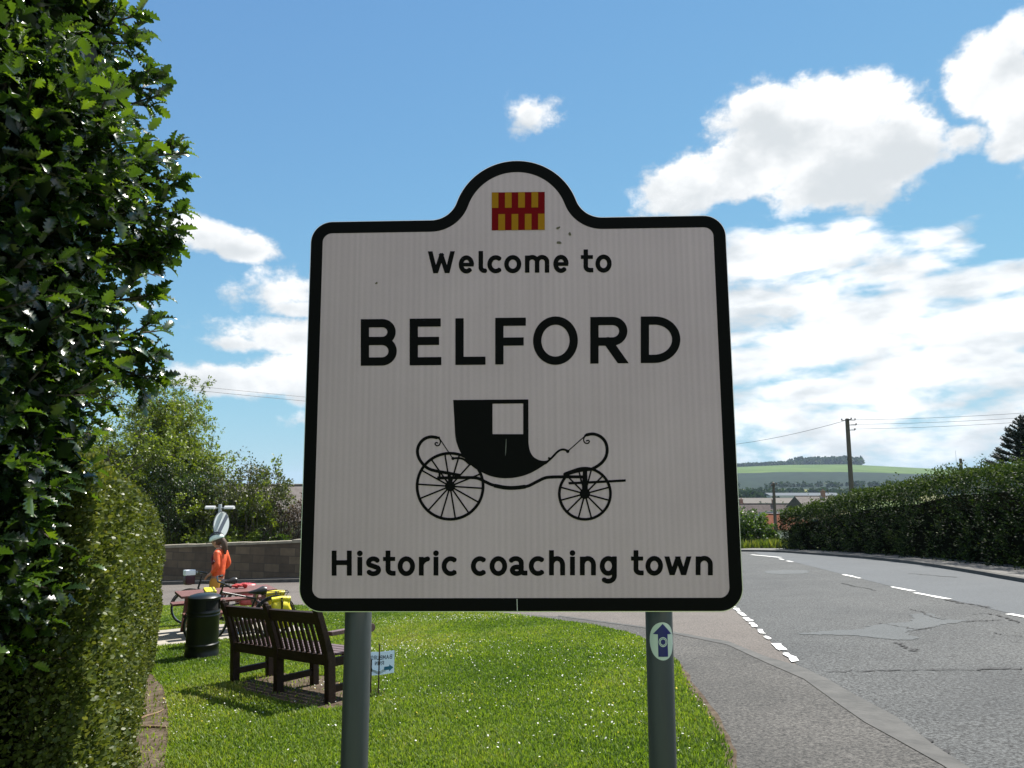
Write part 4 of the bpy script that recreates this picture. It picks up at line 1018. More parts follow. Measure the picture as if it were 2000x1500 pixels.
for s, yaw in ((-1, R(-76)), (1, R(-76))):
    arm = MB(); d = Matrix.Rotation(yaw, 3, 'Z') @ Vector((s, 0, 0)); p0 = Vector((0, .05, zc + .37)); p1 = p0 + d * .20; arm.tube([p0, p1], .012, 8); lo = arm.build('lamp_arm', M_gal, rs)
    hd = MB(); nseg = 9; q = Matrix.Rotation(yaw, 3, 'Z')
    for k, x in enumerate((.11, .31)):
        for j in range(nseg):
            t = math.pi * j / (nseg - 1); hd.v.append(tuple(p0 + q @ Vector((s * x, (.075 * math.cos(t)), .07 * math.sin(t) - .02))))
    for j in range(nseg - 1): hd.f.append((j, j + 1, nseg + j + 1, nseg + j))
    hd.f += [tuple(range(nseg)), tuple(range(nseg, 2 * nseg)), (0, nseg, 2 * nseg - 1, nseg - 1)]
    h = hd.build('lamp_hood', M_hood, lo); bm_fix(h)

# --- picnic table on its slab
tag(clip_poly(slab_poly, .030, 'slab', M_slab), kind='structure')
M_red_w = mat('red_brown_wood', (.11, .042, .034), .5, c2=(.18, .075, .06), scale=5, stretch=(1, 9, 9), bump=.25, bscale=30)
pt = empty('picnic_table', (tc_[0], tc_[1], hz(*tc_) + .03), frame_rot(tdir, .25), 'red-brown wooden picnic table with attached benches, on a concrete slab', 'picnic table')
th_ = .69
for k in range(5):
    mb = MB(); mb.box((0, -.29 + k * .145, th_), (1.62, .137, .04)); mb.build('table_board', M_red_w, pt, bevel=.004)
for s in (-1, 1):
    for k in (-1, 1):
        mb = MB(); mb.box((0, s * .66 + k * .073, .44), (1.62, .138, .04)); mb.build('seat_board', M_red_w, pt, bevel=.004)
for x in (-.60, .60):
    for s in (-1, 1):
        mb = MB(); mb.beam((x, s * .60, -.10), (x, s * .24, th_ - .02), .045, .09, (1, 0, 0)); mb.build('leg', M_red_w, pt)
    mb = MB(); mb.box((x + .05, 0, .38), (.045, 1.56, .085)); mb.build('seat_bearer', M_red_w, pt); mb = MB(); mb.box((x + .05, 0, th_ - .06), (.045, .70, .08)); mb.build('top_bearer', M_red_w, pt)
# red gloves left on the table top
q = at(460, 1151, 13.75); mb = MB(); rg = random.Random(2)
lp = tc_ + tdir * .22 + tn * .10
for k in range(7): mb.sphere((rg.uniform(-.13, .13), rg.uniform(-.05, .05), .02 + rg.uniform(0, .035)), (rg.uniform(.035, .065), rg.uniform(.025, .045), rg.uniform(.02, .04)), 10, 7)
o = mb.build('cycling_gloves', mat('red_cloth', (.32, .02, .025), .8, c2=(.5, .06, .05), scale=30), None, smooth=True); o.location = (lp[0], lp[1], hz(*tc_) + .03 + th_ + .03); tag(o, 'crumpled red cloth gloves lying on the picnic table top', 'gloves')

# --- touring bicycles
M_tyre = mat('tyre_rubber', (.012, .012, .012), .75); M_rim = mat('alloy_rim', (.45, .45, .46), .35, metal=.9); M_blk = mat('black_paint', (.012, .012, .013), .35, spec=.5); M_wtube = mat('pale_tube', (.62, .60, .66), .35)
def bicycle(front, rear, lean, label, frame_mat, down_mat):
    f = np.array(front); r = np.array(rear); d = (f - r); wb = float(np.hypot(*d)); d /= wb
    root = empty('bicycle', (r[0], r[1], hz(*r) + .02), None, label, 'bicycle', 'loaded touring bicycles at the picnic table')
    x = Vector((d[0], d[1], (hz(*f) - hz(*r)) / wb)).normalized(); y = Vector((0, 0, 1)).cross(x).normalized(); z = x.cross(y)
    root.rotation_euler = (Matrix((x, y, z)).transposed() @ Matrix.Rotation(lean, 3, 'X')).to_euler()
    rw = .335
    for cx in (0, wb):
        mb = MB(); mb.tube([(cx + (rw - .035) * math.cos(t), 0, rw + (rw - .035) * math.sin(t)) for t in [2 * math.pi * i / 36 for i in range(36)]], .010, 6, closed=True)
        for i in range(18):
            t = 2 * math.pi * i / 18; mb.tube([(cx + .02 * math.cos(t + .8), .012 * (-1) ** i, rw + .02 * math.sin(t + .8)), (cx + (rw - .035) * math.cos(t), 0, rw + (rw - .035) * math.sin(t))], .0016, 4, False)
        mb.lathe([(.022, -.045), (.022, .045)], 12, (cx, 0, rw), 'y')
        w = mb.build('wheel', M_rim, root, smooth=True)
        mb = MB(); mb.tube([(cx + (rw - .018) * math.cos(t), 0, rw + (rw - .018) * math.sin(t)) for t in [2 * math.pi * i / 40 for i in range(40)]], .020, 8, closed=True); mb.build('tyre', M_tyre, w, smooth=True)
        mb = MB(); mb.tube([(cx + (rw + .015) * math.cos(t), 0, rw + (rw + .015) * math.sin(t)) for t in [R(20 if cx else -10) + R(150 if cx else 200) * i / 18 for i in range(19)]], .012, 6); mb.build('mudguard', M_blk, root, smooth=True)
    bb = Vector((.44, 0, .28)); st = Vector((.32, 0, .68)); ht = Vector((wb - .20, 0, .84)); hb = Vector((wb - .155, 0, .68)); rh = Vector((0, 0, rw)); fh = Vector((wb, 0, rw))
    mb = MB(); mb.tube([bb, st], .016, 10); mb.tube([st + Vector((0, 0, -.02)), ht + Vector((.005, 0, -.03))], .015, 10); mb.tube([hb, ht], .019, 10)
    for s in (-1, 1): mb.tube([bb + Vector((0, s * .03, 0)), rh + Vector((0, s * .06, 0))], .010, 8); mb.tube([st + Vector((0, s * .02, -.04)), rh + Vector((0, s * .06, 0))], .008, 8)
    mb.build('frame', frame_mat, root, smooth=True)
    mb = MB(); mb.tube([bb, hb], .019, 10); mb.build('down_tube', down_mat, root, smooth=True)
    mb = MB()
    for s in (-1, 1): mb.tube([hb + Vector((.005, s * .045, -.02)), fh + Vector((-.03, s * .055, .1)), fh + Vector((0, s * .055, 0))], [.014, .012, .009], 8)
    mb.tube([hb + Vector((.005, -.05, -.02)), hb + Vector((.005, .05, -.02))], .014, 8); mb.build('fork', M_blk, root, smooth=True)
    sm_ = ht + Vector((-.02, 0, .12)); mb = MB(); mb.tube([ht, sm_, sm_ + Vector((.09, 0, .02))], .014, 8); c = sm_ + Vector((.09, 0, .02)); mb.tube([c + Vector((-.10, -.30, .01)), c + Vector((-.02, -.20, .03)), c, c + Vector((-.02, .20, .03)), c + Vector((-.10, .30, .01))], .0125, 8)
    hbar = mb.build('handlebar', M_blk, root, smooth=True)
    for s in (-1, 1): g = MB(); g.tube([c + Vector((-.07, s * .25, .016)), c + Vector((-.13, s * .335, .0))], .018, 8); g.build('grip', M_tyre, hbar, smooth=True)
    mb = MB(); mb.tube([st, st + Vector((-.02, 0, .08))], .013, 8); sp_ = mb.build('seat_post', M_rim, root, smooth=True)
    q = st + Vector((-.025, 0, .09)); mb = MB(); mb.tube([q + Vector((-.13, 0, .015)), q + Vector((-.08, 0, .015)), q + Vector((.02, 0, .005)), q + Vector((.15, 0, 0))], [.06, .075, .042, .018], 10); sd_ = mb.build('saddle', M_blk, root, smooth=True)
    mb = MB(); mb.lathe([(.085, -.004), (.085, .004)], 24, (bb.x, .055, bb.z), 'y'); mb.tube([bb + Vector((0, -.06, 0)), bb + Vector((0, .06, 0))], .016, 8); mb.beam(bb + Vector((0, .075, 0)), bb + Vector((.12, .075, -.12)), .012, .02); mb.beam(bb + Vector((0, -.075, 0)), bb + Vector((-.12, -.075, .12)), .012, .02)
    for s, e in ((1, (.12, -.12)), (-1, (-.12, .12))): mb.box(bb + Vector((e[0], s * .13, e[1])), (.09, .08, .02))
    mb.build('crankset', M_rim, root)
    mb = MB()
    for s in (-1, 1):
        mb.tube([rh + Vector((0, s * .07, 0)), Vector((-.06, s * .06, .74))], .005, 6); mb.tube([Vector((-.20, s * .06, .74)), Vector((.20, s * .06, .74))], .005, 6); mb.tube([rh + Vector((0, s * .07, 0)), Vector((-.18, s * .06, .74))], .005, 6)
    for x_ in (-.2, 0, .2): mb.tube([(x_, -.06, .74), (x_, .06, .74)], .005, 6)
    mb.build('rack', M_blk, root)
    bpy.context.view_layer.update(); return root, root.matrix_world.copy() if False else (Matrix.Translation(root.location) @ root.rotation_euler.to_matrix().to_4x4()), wb
def bag(name, Mw, c, dims, mt, label, cat, group=None, roll_top=None, lid=None, bulge=.25, lid_h=.045):
    import bmesh
    bm = bmesh.new(); bmesh.ops.create_cube(bm, size=1); bmesh.ops.subdivide_edges(bm, edges=bm.edges[:], cuts=5, use_grid_fill=True)
    rg = random.Random(int(abs(c[0] * 100) + abs(c[1] * 1000)))
    for v in bm.verts:
        p = v.co; e = Vector((p.x * 2, p.y * 2, p.z * 2)); n = e.normalized() if e.length else e
        k = bulge * (1 - max(abs(e.x), abs(e.y), abs(e.z)) * 0) ; b = p.lerp(n * .5 * 1.25, k)
        top = .82 if p.z > .3 else 1
        v.co = Vector((b.x * dims[0] * top, b.y * dims[1] * (.65 if p.z > .35 else 1), b.z * dims[2])) + Vector((rg.gauss(0, .004), rg.gauss(0, .004), rg.gauss(0, .004)))
    me = bpy.data.meshes.new(name); bm.to_mesh(me); bm.free()
    root = empty(name, (0, 0, 0), None, label, cat, group); M4 = Mw @ Matrix.Translation(Vector((c[0], c[1], c[2] - dims[2] / 2)))
    root.location = M4.to_translation(); root.rotation_euler = M4.to_euler()
    o = link('bag', me, mt, root, True); o.location = (0, 0, dims[2] / 2)
    if roll_top:
        mb = MB(); mb.tube([(-dims[0] * .44, 0, dims[2] + .015), (0, .006, dims[2] + .03), (dims[0] * .44, 0, dims[2] + .015)], dims[1] * .24, 10); mb.build('roll_top', roll_top, root, smooth=True)
        mb = MB(); mb.box((0, 0, dims[2] * .62), (.025, dims[1] * 1.16, dims[2] * .85)); mb.box((0, 0, dims[2] + .05), (.03, dims[1] * .62, .02)); mb.build('strap', M_blk, root)
    if lid:
        mb = MB(); mb.box((0, 0, dims[2] + .012), (dims[0] * 1.05, dims[1] * 1.05, lid_h)); mb.build('lid', lid, root, bevel=.015)
    return root
yel = mat('yellow_tarpaulin', (.62, .50, .015), .38, c2=(.75, .66, .03), scale=9, bump=.6, bscale=14, spec=.5); redp = mat('red_tarpaulin', (.30, .03, .045), .45, c2=(.42, .07, .08), scale=9, bump=.5, bscale=14)
# near bicycle, facing left, leaning on the table
rB = np.array(gnd(531, 1246)); fB = rB - tdir * 1.06
bk, MwB, wbB = bicycle(fB, rB, R(-9), 'black bicycle with yellow bags, on the near side of the picnic table', M_blk, M_wtube)
bag('pannier', MwB, (-.04, .17, .43), (.34, .19, .44), yel, 'yellow roll-top pannier on the side of the rear rack facing the bench', 'pannier', 'yellow panniers', roll_top=yel)
bag('pannier', MwB, (-.04, -.17, .43), (.34, .19, .44), yel, 'yellow roll-top pannier on the side of the rear rack facing the picnic table', 'pannier', 'yellow panniers', roll_top=yel)
bag('handlebar_bag', MwB, (wbB - .02, 0, .72), (.16, .22, .24), mat('black_fabric', (.015, .015, .014), .6), 'black handlebar bag with yellow lid, seen above the litter bin', 'bag', lid=yel)
# far bicycle beyond the table
fA = np.array(gnd(367, 1222)); rA = fA + tdir * 1.06
bk2, MwA, wbA = bicycle(fA, rA, R(5), 'dark bicycle with red bags, on the far side of the picnic table', M_blk, M_blk)
bag('pannier', MwA, (-.04, .17, .50), (.34, .19, .42), redp, 'faded red pannier seen beneath the picnic table top', 'pannier', 'red panniers')
bag('pannier', MwA, (-.04, -.17, .50), (.34, .19, .42), redp, 'faded red pannier on the side of the far bicycle away from the table', 'pannier', 'red panniers')
bag('handlebar_bag', MwA, (wbA + .02, 0, .88), (.18, .28, .22), mat('maroon_fabric', (.05, .012, .022), .6), 'maroon handlebar bag with shiny white map case on the far bicycle', 'bag', lid=mat('map_case', (.80, .85, .92), .2), lid_h=.11)

# --- cyclist standing behind the table
def skin(name, verts, edges, radii, mt, parent, root=0, sub=2):
    me = bpy.data.meshes.new(name); me.from_pydata([Vector(v) for v in verts], edges, []); me.update(); o = link(name, me, mt, parent)
    o.modifiers.new('skin', 'SKIN')
    if not me.skin_vertices:
        bpy.context.view_layer.objects.active = o; me.update()
    sv = me.skin_vertices[0].data
    for i, r in enumerate(radii):
        sv[i].radius = (r, r) if not isinstance(r, tuple) else r; sv[i].use_root = (i == root)
    o.modifiers['skin'].use_smooth_shade = True
    s = o.modifiers.new('sub', 'SUBSURF'); s.levels = sub; s.render_levels = sub
    return o
def person():
    p = gnd(421, 1216); root = empty('person', (*p, hz(*p)), (0, 0, R(176)), 'cyclist in bright orange jacket and pale helmet, standing behind the picnic table looking down', 'person')
    M_skin = mat('skin', (.42, .22, .15), .5)
    V = []; E = []; Rr = []; idx = {}
    def a(nm, co, r, par=None):
        idx[nm] = len(V); V.append(co); Rr.append(r)
        if par: E.append((idx[par], idx[nm]))
    a('pelvis', (0, 0, .92), (.10, .125)); a('waist', (.0, 0, 1.06), (.10, .125), 'pelvis'); a('chest', (-.015, 0, 1.27), (.12, .165), 'waist'); a('upper', (-.02, 0, 1.40), (.085, .14), 'chest')
    a('neck', (.015, 0, 1.49), .052, 'upper'); a('jaw', (.075, 0, 1.545), (.062, .06), 'neck'); a('head', (.075, 0, 1.63), (.092, .078), 'jaw'); a('crown', (.06, 0, 1.705), (.07, .066), 'head'); a('nose', (.178, 0, 1.585), .013, 'head')
    for s, n in ((1, 'l'), (-1, 'r')):
        a('sh' + n, (-.025, s * .175, 1.385), .062, 'upper'); a('el' + n, (-.09, s * .245, 1.135), .045, 'sh' + n); a('wr' + n, (.07, s * .185, .985), .03, 'el' + n); a('palm' + n, (.13, s * .165, .945), (.04, .022), 'wr' + n)
        for k, (dy, l) in enumerate(((.03, .07), (.01, .08), (-.01, .075), (-.03, .06))):
            a('f%s%d' % (n, k), (.165, s * .16 + dy, .925 - .004 * k), .0095, 'palm' + n); a('g%s%d' % (n, k), (.165 + l * .4, s * .155 + dy, .90 - l * .55), .008, 'f%s%d' % (n, k))
        a('t' + n, (.14, s * .12, .965), .010, 'palm' + n); a('u' + n, (.175, s * .105, .955), .009, 't' + n)
        a('hip' + n, (0, s * .09, .86), .088, 'pelvis'); a('kn' + n, (.04 if s > 0 else -.02, s * .10, .49), .058, 'hip' + n); a('an' + n, (-.01 if s > 0 else -.05, s * .105, .09), .038, 'kn' + n); a('to' + n, (.13 if s > 0 else .09, s * .12, .04), .034, 'an' + n)
    skin('body', V, E, Rr, M_skin, root)
    # orange jacket: torso and sleeves
    M_or = mat('orange_cloth', (.62, .07, .018), .6, c2=(.74, .12, .028), scale=7, bump=.4, bscale=12)
    jv = [(.0, 0, .85), (.0, 0, 1.02), (-.01, 0, 1.25), (-.02, 0, 1.40), (.005, 0, 1.475), (-.03, .18, 1.385), (-.10, .255, 1.13), (.045, .195, 1.0), (-.03, -.18, 1.385), (-.10, -.255, 1.13), (.045, -.195, 1.0)]
    je = [(0, 1), (1, 2), (2, 3), (3, 4), (3, 5), (5, 6), (6, 7), (3, 8), (8, 9), (9, 10)]
    skin('jacket', jv, je, [(.135, .18), (.135, .175), (.128, .185), (.095, .16), .06, .072, .06, .048, .072, .06, .048], M_or, root)
    mb = MB()
    mb.tube([(-.05, .28, 1.26), (.01, .245, 1.2), (.05, .205, 1.28), (.02, .19, 1.38)], .028, 8); mb.build('shoulder_panel', mat('dark_red_cloth', (.09, .012, .02), .7), root, smooth=True)
    for s, c in ((1, (.52, .24, .03)), (-1, (.03, .03, .06))):
        kx, ax = (.04, -.01) if s > 0 else (-.02, -.05)
        skin('trouser_leg', [(.01, s * .070, .93), (.02, s * .09, .76), (kx, s * .10, .49), (ax, s * .105, .16)], [(0, 1), (1, 2), (2, 3)], [.122, .112, .082, .062], mat('trouser_cloth', c, .7), root)
        mb = MB(); mb.tube([(ax - .05, s * .105, .05), (ax + .05, s * .11, .055), (ax + .16, s * .12, .04)], [.045, .05, .035], 10); mb.build('shoe', M_blk, root, smooth=True)
    # hair, helmet, eyes
    M_hair = mat('brown_hair', (.045, .026, .016), .6, c2=(.10, .06, .035), scale=20, stretch=(8, 8, 1))
    mb = MB(); mb.sphere((.03, 0, 1.635), (.105, .098, .10), 16, 10); mb.tube([(-.04, 0, 1.66), (-.10, .01, 1.58), (-.13, .02, 1.47), (-.135, .02, 1.36)], [.06, .065, .05, .02], 10); mb.build('hair', M_hair, root, smooth=True)
    hm = MB(); n, m_ = 20, 7
    tilt = Matrix.Rotation(R(20), 3, 'Y')
    for i in range(m_ + 1):
        ph = R(92) * i / m_
        for j in range(n):
            t = 2 * math.pi * j / n; v = tilt @ Vector((.155 * math.sin(ph) * math.cos(t), .112 * math.sin(ph) * math.sin(t), .142 * math.cos(ph))); hm.v.append((v.x + .065, v.y, v.z + 1.655))
    for i in range(m_):
        for j in range(n):
            hm.f.append((i * n + j, (i + 1) * n + j, (i + 1) * n + (j + 1) % n, i * n + (j + 1) % n))
    hel = hm.build('helmet', mat('helmet_pale', (.55, .68, .66), .3, c2=(.70, .82, .74), scale=9), root, smooth=True)
    so = hel.modifiers.new('thick', 'SOLIDIFY'); so.thickness = .018
    vt = MB()
    for k in (-2, -1, 0, 1, 2):
        P = []
        for i in range(7):
            ph = R(-58 + 116 * i / 6); v = tilt @ Vector((.160 * math.sin(ph), k * .040 * (1 - .3 * abs(math.sin(ph))), .148 * math.cos(ph) * (1 - .06 * k * k))); P.append((v.x + .065, v.y, v.z + 1.655))
        vt.tube(P, [.004, .011, .013, .013, .013, .011, .004], 6)
    vt.build('vent', mat('helmet_black', (.015, .02, .03), .5), hel, smooth=True)
    mb = MB(); v = tilt @ Vector((.17, 0, -.005)); mb.box((v.x + .065, 0, v.z + 1.655), (.06, .16, .012), tilt); mb.build('peak', M_blk, hel, bevel=.004)
    for s in (-1, 1):
        mb = MB(); mb.sphere((.150, s * .032, 1.615), .012, 8, 6); mb.build('eye', mat('eye_dark', (.03, .02, .015), .2), root, smooth=True)
        mb = MB(); mb.sphere((.06, s * .085, 1.60), (.022, .010, .032), 8, 6); mb.build('ear', M_skin, root, smooth=True)
    mb = MB(); mb.sphere((.138, 0, 1.545), (.012, .026, .007), 8, 6); mb.build('mouth', mat('lips', (.30, .10, .09), .5), root, smooth=True)
person()

# --- stone garden wall beyond the side road
def stone_mat():
    m = bpy.data.materials.new('sandstone_blocks'); m.use_nodes = True; nt = m.node_tree; N = nt.nodes; L = nt.links; b = N['Principled BSDF']; b.inputs['Roughness'].default_value = .9
    tc = N.new('ShaderNodeTexCoord'); br = N.new('ShaderNodeTexBrick'); mp = N.new('ShaderNodeMapping'); mp.inputs['Rotation'].default_value = (R(90), 0, 0); L.new(tc.outputs['Object'], mp.inputs[0]); L.new(mp.outputs[0], br.inputs['Vector'])
    br.inputs['Scale'].default_value = 1; br.inputs['Brick Width'].default_value = .72; br.inputs['Row Height'].default_value = .33; br.inputs['Mortar Size'].default_value = .012; br.inputs['Bias'].default_value = -.2
    br.inputs['Color1'].default_value = (.082, .06, .040, 1); br.inputs['Color2'].default_value = (.165, .125, .08, 1); br.inputs['Mortar'].default_value = (.06, .05, .04, 1); br.offset_frequency = 2; br.squash = .8
    n = N.new('ShaderNodeTexNoise'); n.inputs['Scale'].default_value = 3; n.inputs['Detail'].default_value = 7; L.new(tc.outputs['Object'], n.inputs['Vector'])
    x = N.new('ShaderNodeMix'); x.data_type = 'RGBA'; x.blend_type = 'MULTIPLY'; x.inputs[0].default_value = .75; L.new(br.outputs['Color'], x.inputs[6]); r = N.new('ShaderNodeMapRange'); r.inputs[3].default_value = .3; r.inputs[4].default_value = 1.5; L.new(n.outputs['Fac'], r.inputs[0]); L.new(r.outputs[0], x.inputs[7]); L.new(x.outputs[2], b.inputs['Base Color'])
    bp = N.new('ShaderNodeBump'); bp.inputs['Strength'].default_value = .6; bp.inputs['Distance'].default_value = .03; L.new(br.outputs['Fac'], bp.inputs['Height']); bp.invert = True; L.new(bp.outputs[0], b.inputs['Normal'])
    return m
M_stone = stone_mat()
w0, w1 = np.array(wl2[1]), np.array(wl2[4]); wd = (w1 - w0); wlen = float(np.hypot(*wd)); wd /= wlen
a0 = w0 - wd * 20; Lw = wlen + 32
wall = empty('stone_wall', (a0[0], a0[1], hz(*a0)), (0, 0, math.atan2(wd[1], wd[0])), 'weathered sandstone block wall beyond the side road', 'wall')
gx = (hz(*(a0 + wd * Lw)) - hz(*a0)) / Lw
wh = 1.48
mb = MB(); mb.add([(x, y, z + gx * x) for x in (0, Lw) for y in (.02, .38) for z in (-.4, wh)], [(0, 1, 3, 2), (4, 6, 7, 5), (0, 4, 5, 1), (2, 3, 7, 6), (1, 5, 7, 3), (0, 2, 6, 4)]); mb.build('wall_body', M_stone, wall)
mb = MB(); x = 0.0; rg = random.Random(5)
while x < Lw:
    l = rg.uniform(.7, 1.2); h = rg.uniform(.09, .14); mb.add([(xx, y, z + gx * xx) for xx in (x + .008, min(x + l, Lw) - .008) for y in (-.03, .43) for z in (wh + .003, wh + h)], [(0, 1, 3, 2), (4, 6, 7, 5), (0, 4, 5, 1), (2, 3, 7, 6), (1, 5, 7, 3), (0, 2, 6, 4)]); x += l
mb.build('coping', mat('coping_stone', (.20, .18, .14), .9, c2=(.30, .27, .21), scale=3), wall)
wall_n = np.array((-wd[1], wd[0]))
# ------------------------------------------------------------------ vegetation
M_bark = mat('bark', (.05, .038, .028), .9, c2=(.11, .09, .07), scale=9, stretch=(4, 4, .7), bump=.6)
M_dark = mat('shaded_core', (.006, .007, .0035), .95, spec=0.0)
# spiny holly leaf, folded along its midrib
def holly_leaf():
    xs_ = [0, .08, .20, .27, .37, .47, .56, .66, .74, .84, .91, 1.0]
    hw = [.0, .10, .25, .15, .28, .17, .28, .155, .235, .11, .12, 0]
    zc = [0, .01, .11, .03, .12, .03, .12, .02, .10, .0, .05, -.04]
    mid = [(x, 0, .03 - .34 * (x - .42) ** 2) for x in xs_]; V = list(mid); n = len(xs_); F3 = []; F4 = []
    for s in (-1, 1):
        o = len(V); V += [(x + (.03 if k in (2, 4, 6, 8) else 0), s * w, z * .9 + .10 * w + .03 - .34 * (x - .42) ** 2) for k, (x, w, z) in enumerate(zip(xs_, hw, zc))]
        for i in range(n - 1):
            q = (i, i + 1, o + i + 1, o + i); F4.append(q if s > 0 else q[::-1])
    return (np.array(V, float), [F4])
T_HOLLY = holly_leaf()
M_holly = leafmat('holly_leaf', [(.007, .020, .008), (.016, .040, .011), (.036, .080, .015), (.070, .125, .020)], .27, .36, (2.9, 2.4, .5), 1.0, coat=.8)
def holly():
    rg = np.random.default_rng(11); cx, cy = -1.86, 2.10; g0 = hz(cx, cy)
    dist = math.hypot(cx, cy); ca = math.atan2(-cx, cy)
    # half-width of the crown against height, from the outline the bush shows
    px_y = [-200, -60, 40, 110, 200, 260, 300, 335, 400, 432, 475, 520, 570, 610, 650, 690, 730, 790, 860, 950, 1030, 1120, 1200, 1260, 1350, 1430]
    px_x = [180, 225, 240, 222, 255, 268, 318, 330, 312, 335, 300, 272, 240, 240, 282, 290, 270, 240, 222, 218, 202, 185, 165, 130, 50, -30]
    zz = []; rr = []
    for x, y in zip(px_x, px_y):
        r = ray(x, y); an = math.atan2(-r.x, r.y); R_ = dist * math.sin(ca - an); hd = math.sqrt(max(dist ** 2 - R_ ** 2, .1)); zz.append(EYE + hd * r.z / math.hypot(r.x, r.y)); rr.append(R_)
    zz = np.array(zz[::-1]); rr = np.array(rr[::-1])
    rad = lambda z: np.interp(z, zz, rr)
    zlo, zhi = 1.02, 3.75
    root = empty('holly_bush', (cx, cy, g0), None, 'tall dark glossy holly bush with spiny leaves, close on the left', 'bush')
    C = []; D = []; Lh = []; T = []; tw = MB()
    ns = 4300
    for k in range(ns):
        z = rg.uniform(zlo, zhi); a = rg.uniform(0, 2 * math.pi)
        Rm = rad(z) * (1 + .10 * math.sin(3 * a + 5 * z) + .07 * math.sin(7 * a - 9 * z)) if math.cos(a - math.atan2(-cy, -cx) ) < .2 else rad(z)
        f = rg.uniform(.0, 1) ** .6
        if rg.random() < .45: f = rg.uniform(.86, 1.0)
        r0 = max(.05, Rm * f - .17)
        p = np.array((math.cos(a) * r0, math.sin(a) * r0, z - g0))
        out = np.array((math.cos(a), math.sin(a), rg.normal(.35, .45))) + rg.normal(0, .45, 3); out /= np.linalg.norm(out)
        ln = rg.uniform(.12, .22); nl = rg.integers(6, 11)
        if f > .8 and rg.random() < .16: tw.tube([p, p + out * ln * .5, p + out * ln], [.004, .003, .002], 5, False)
        b1 = np.cross(out, (0, 0, 1.0)); b1 /= np.linalg.norm(b1) + 1e-9; b2 = np.cross(out, b1); ph = rg.uniform(0, 6.28)
        for j in range(nl):
            t = (j + .5) / nl; an = ph + j * 2.4
            side = b1 * math.cos(an) + b2 * math.sin(an); d = side * (1.1 - .5 * t) + out * (.35 + .75 * t) + np.array((0, 0, -.12))
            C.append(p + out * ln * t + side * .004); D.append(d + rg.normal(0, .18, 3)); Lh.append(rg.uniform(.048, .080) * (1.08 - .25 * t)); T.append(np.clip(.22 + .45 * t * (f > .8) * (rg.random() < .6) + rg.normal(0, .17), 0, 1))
    # sprays that stand out of the crown
    def spray(px, py, ln, dirv):
        an = ray(px, py); hd = dist - .05; q = an * (hd / math.hypot(an.x, an.y)); p1 = np.array((q.x - cx, q.y - cy, EYE + q.z - g0)); d = np.array(dirv, float); d /= np.linalg.norm(d); p0 = p1 - d * ln
        tw.tube([p0, p0 * .5 + p1 * .5 + (0, 0, .01), p1], [.008, .006, .003], 6, False)
        b1 = np.cross(d, (0, 0, 1.0)); b1 /= np.linalg.norm(b1); b2 = np.cross(d, b1)
        for s in range(6):
            t = .25 + .75 * s / 5; o = p0 + (p1 - p0) * t; dd = d + b1 * rg.normal(0, .6) + b2 * rg.normal(0, .6); dd /= np.linalg.norm(dd); l2 = rg.uniform(.07, .13) if s < 5 else .05
            if s == 5: dd = d
            tw.tube([o, o + dd * l2], [.004, .002], 5, False); ph = rg.uniform(0, 6)
            for j in range(8):
                tt = (j + .5) / 8; an2 = ph + 2.4 * j; side = b1 * math.cos(an2) + b2 * math.sin(an2)
                C.append(o + dd * l2 * tt); D.append(side * (1 - .5 * tt) + dd * (.4 + .7 * tt) + rg.normal(0, .15, 3)); Lh.append(rg.uniform(.05, .078)); T.append(np.clip(.5 + rg.normal(0, .25), 0, 1))
    for (x, y, l, dv) in [(x_ - (26 if x_ > 300 else 12), y_, l_, d_) for (x_, y_, l_, d_) in [(262, 35, .25, (.8, .1, .45)), (250, 85, .22, (.9, .1, .1)), (292, 160, .25, (.9, 0, .3)), (285, 205, .2, (.9, 0, -.1)), (352, 292, .34, (.8, .1, .5)), (352, 350, .30, (.9, 0, -.05)), (362, 415, .34, (.95, 0, .1)), (350, 445, .25, (.9, 0, -.2)), (330, 480, .22, (.8, 0, .3)),
                          (318, 505, .2, (.9, 0, -.3)), (305, 640, .28, (.8, 0, .5)), (312, 690, .25, (.9, 0, 0)), (300, 735, .2, (.85, 0, -.1)), (290, 580, .2, (.8, 0, .2)), (150, -10, .25, (.4, 0, .9)), (225, 10, .25, (.5, 0, .8))]]:
        spray(x, y, l, dv)
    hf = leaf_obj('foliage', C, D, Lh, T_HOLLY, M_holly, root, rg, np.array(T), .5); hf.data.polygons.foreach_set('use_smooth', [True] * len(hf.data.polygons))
    tw.build('twigs', M_bark, root, smooth=True)
    mb = MB()
    mb.tube([(0, 0, -.1), (.03, 0, 1.2), (0, .04, 2.4), (0, 0, 3.8)], [.07, .055, .04, .015], 8)
    for k in range(60):
        z = rg.uniform(.9, 3.9); a = rg.uniform(0, 6.28); r = rad(z + g0) * .8; mb.tube([(0, 0, z - .25), (math.cos(a) * r * .5, math.sin(a) * r * .5, z - .1), (math.cos(a) * r, math.sin(a) * r, z + .1)], [.018, .012, .005], 5)
    mb.build('trunk', M_bark, root, smooth=True)
    # filler leaves deep inside, crown shade put into their dark green
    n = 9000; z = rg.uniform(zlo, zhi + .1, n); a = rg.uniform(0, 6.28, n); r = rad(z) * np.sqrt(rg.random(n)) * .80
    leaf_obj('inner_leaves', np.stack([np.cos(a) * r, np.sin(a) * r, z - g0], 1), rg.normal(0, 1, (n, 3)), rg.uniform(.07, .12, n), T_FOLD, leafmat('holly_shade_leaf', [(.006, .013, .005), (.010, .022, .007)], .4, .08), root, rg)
holly()

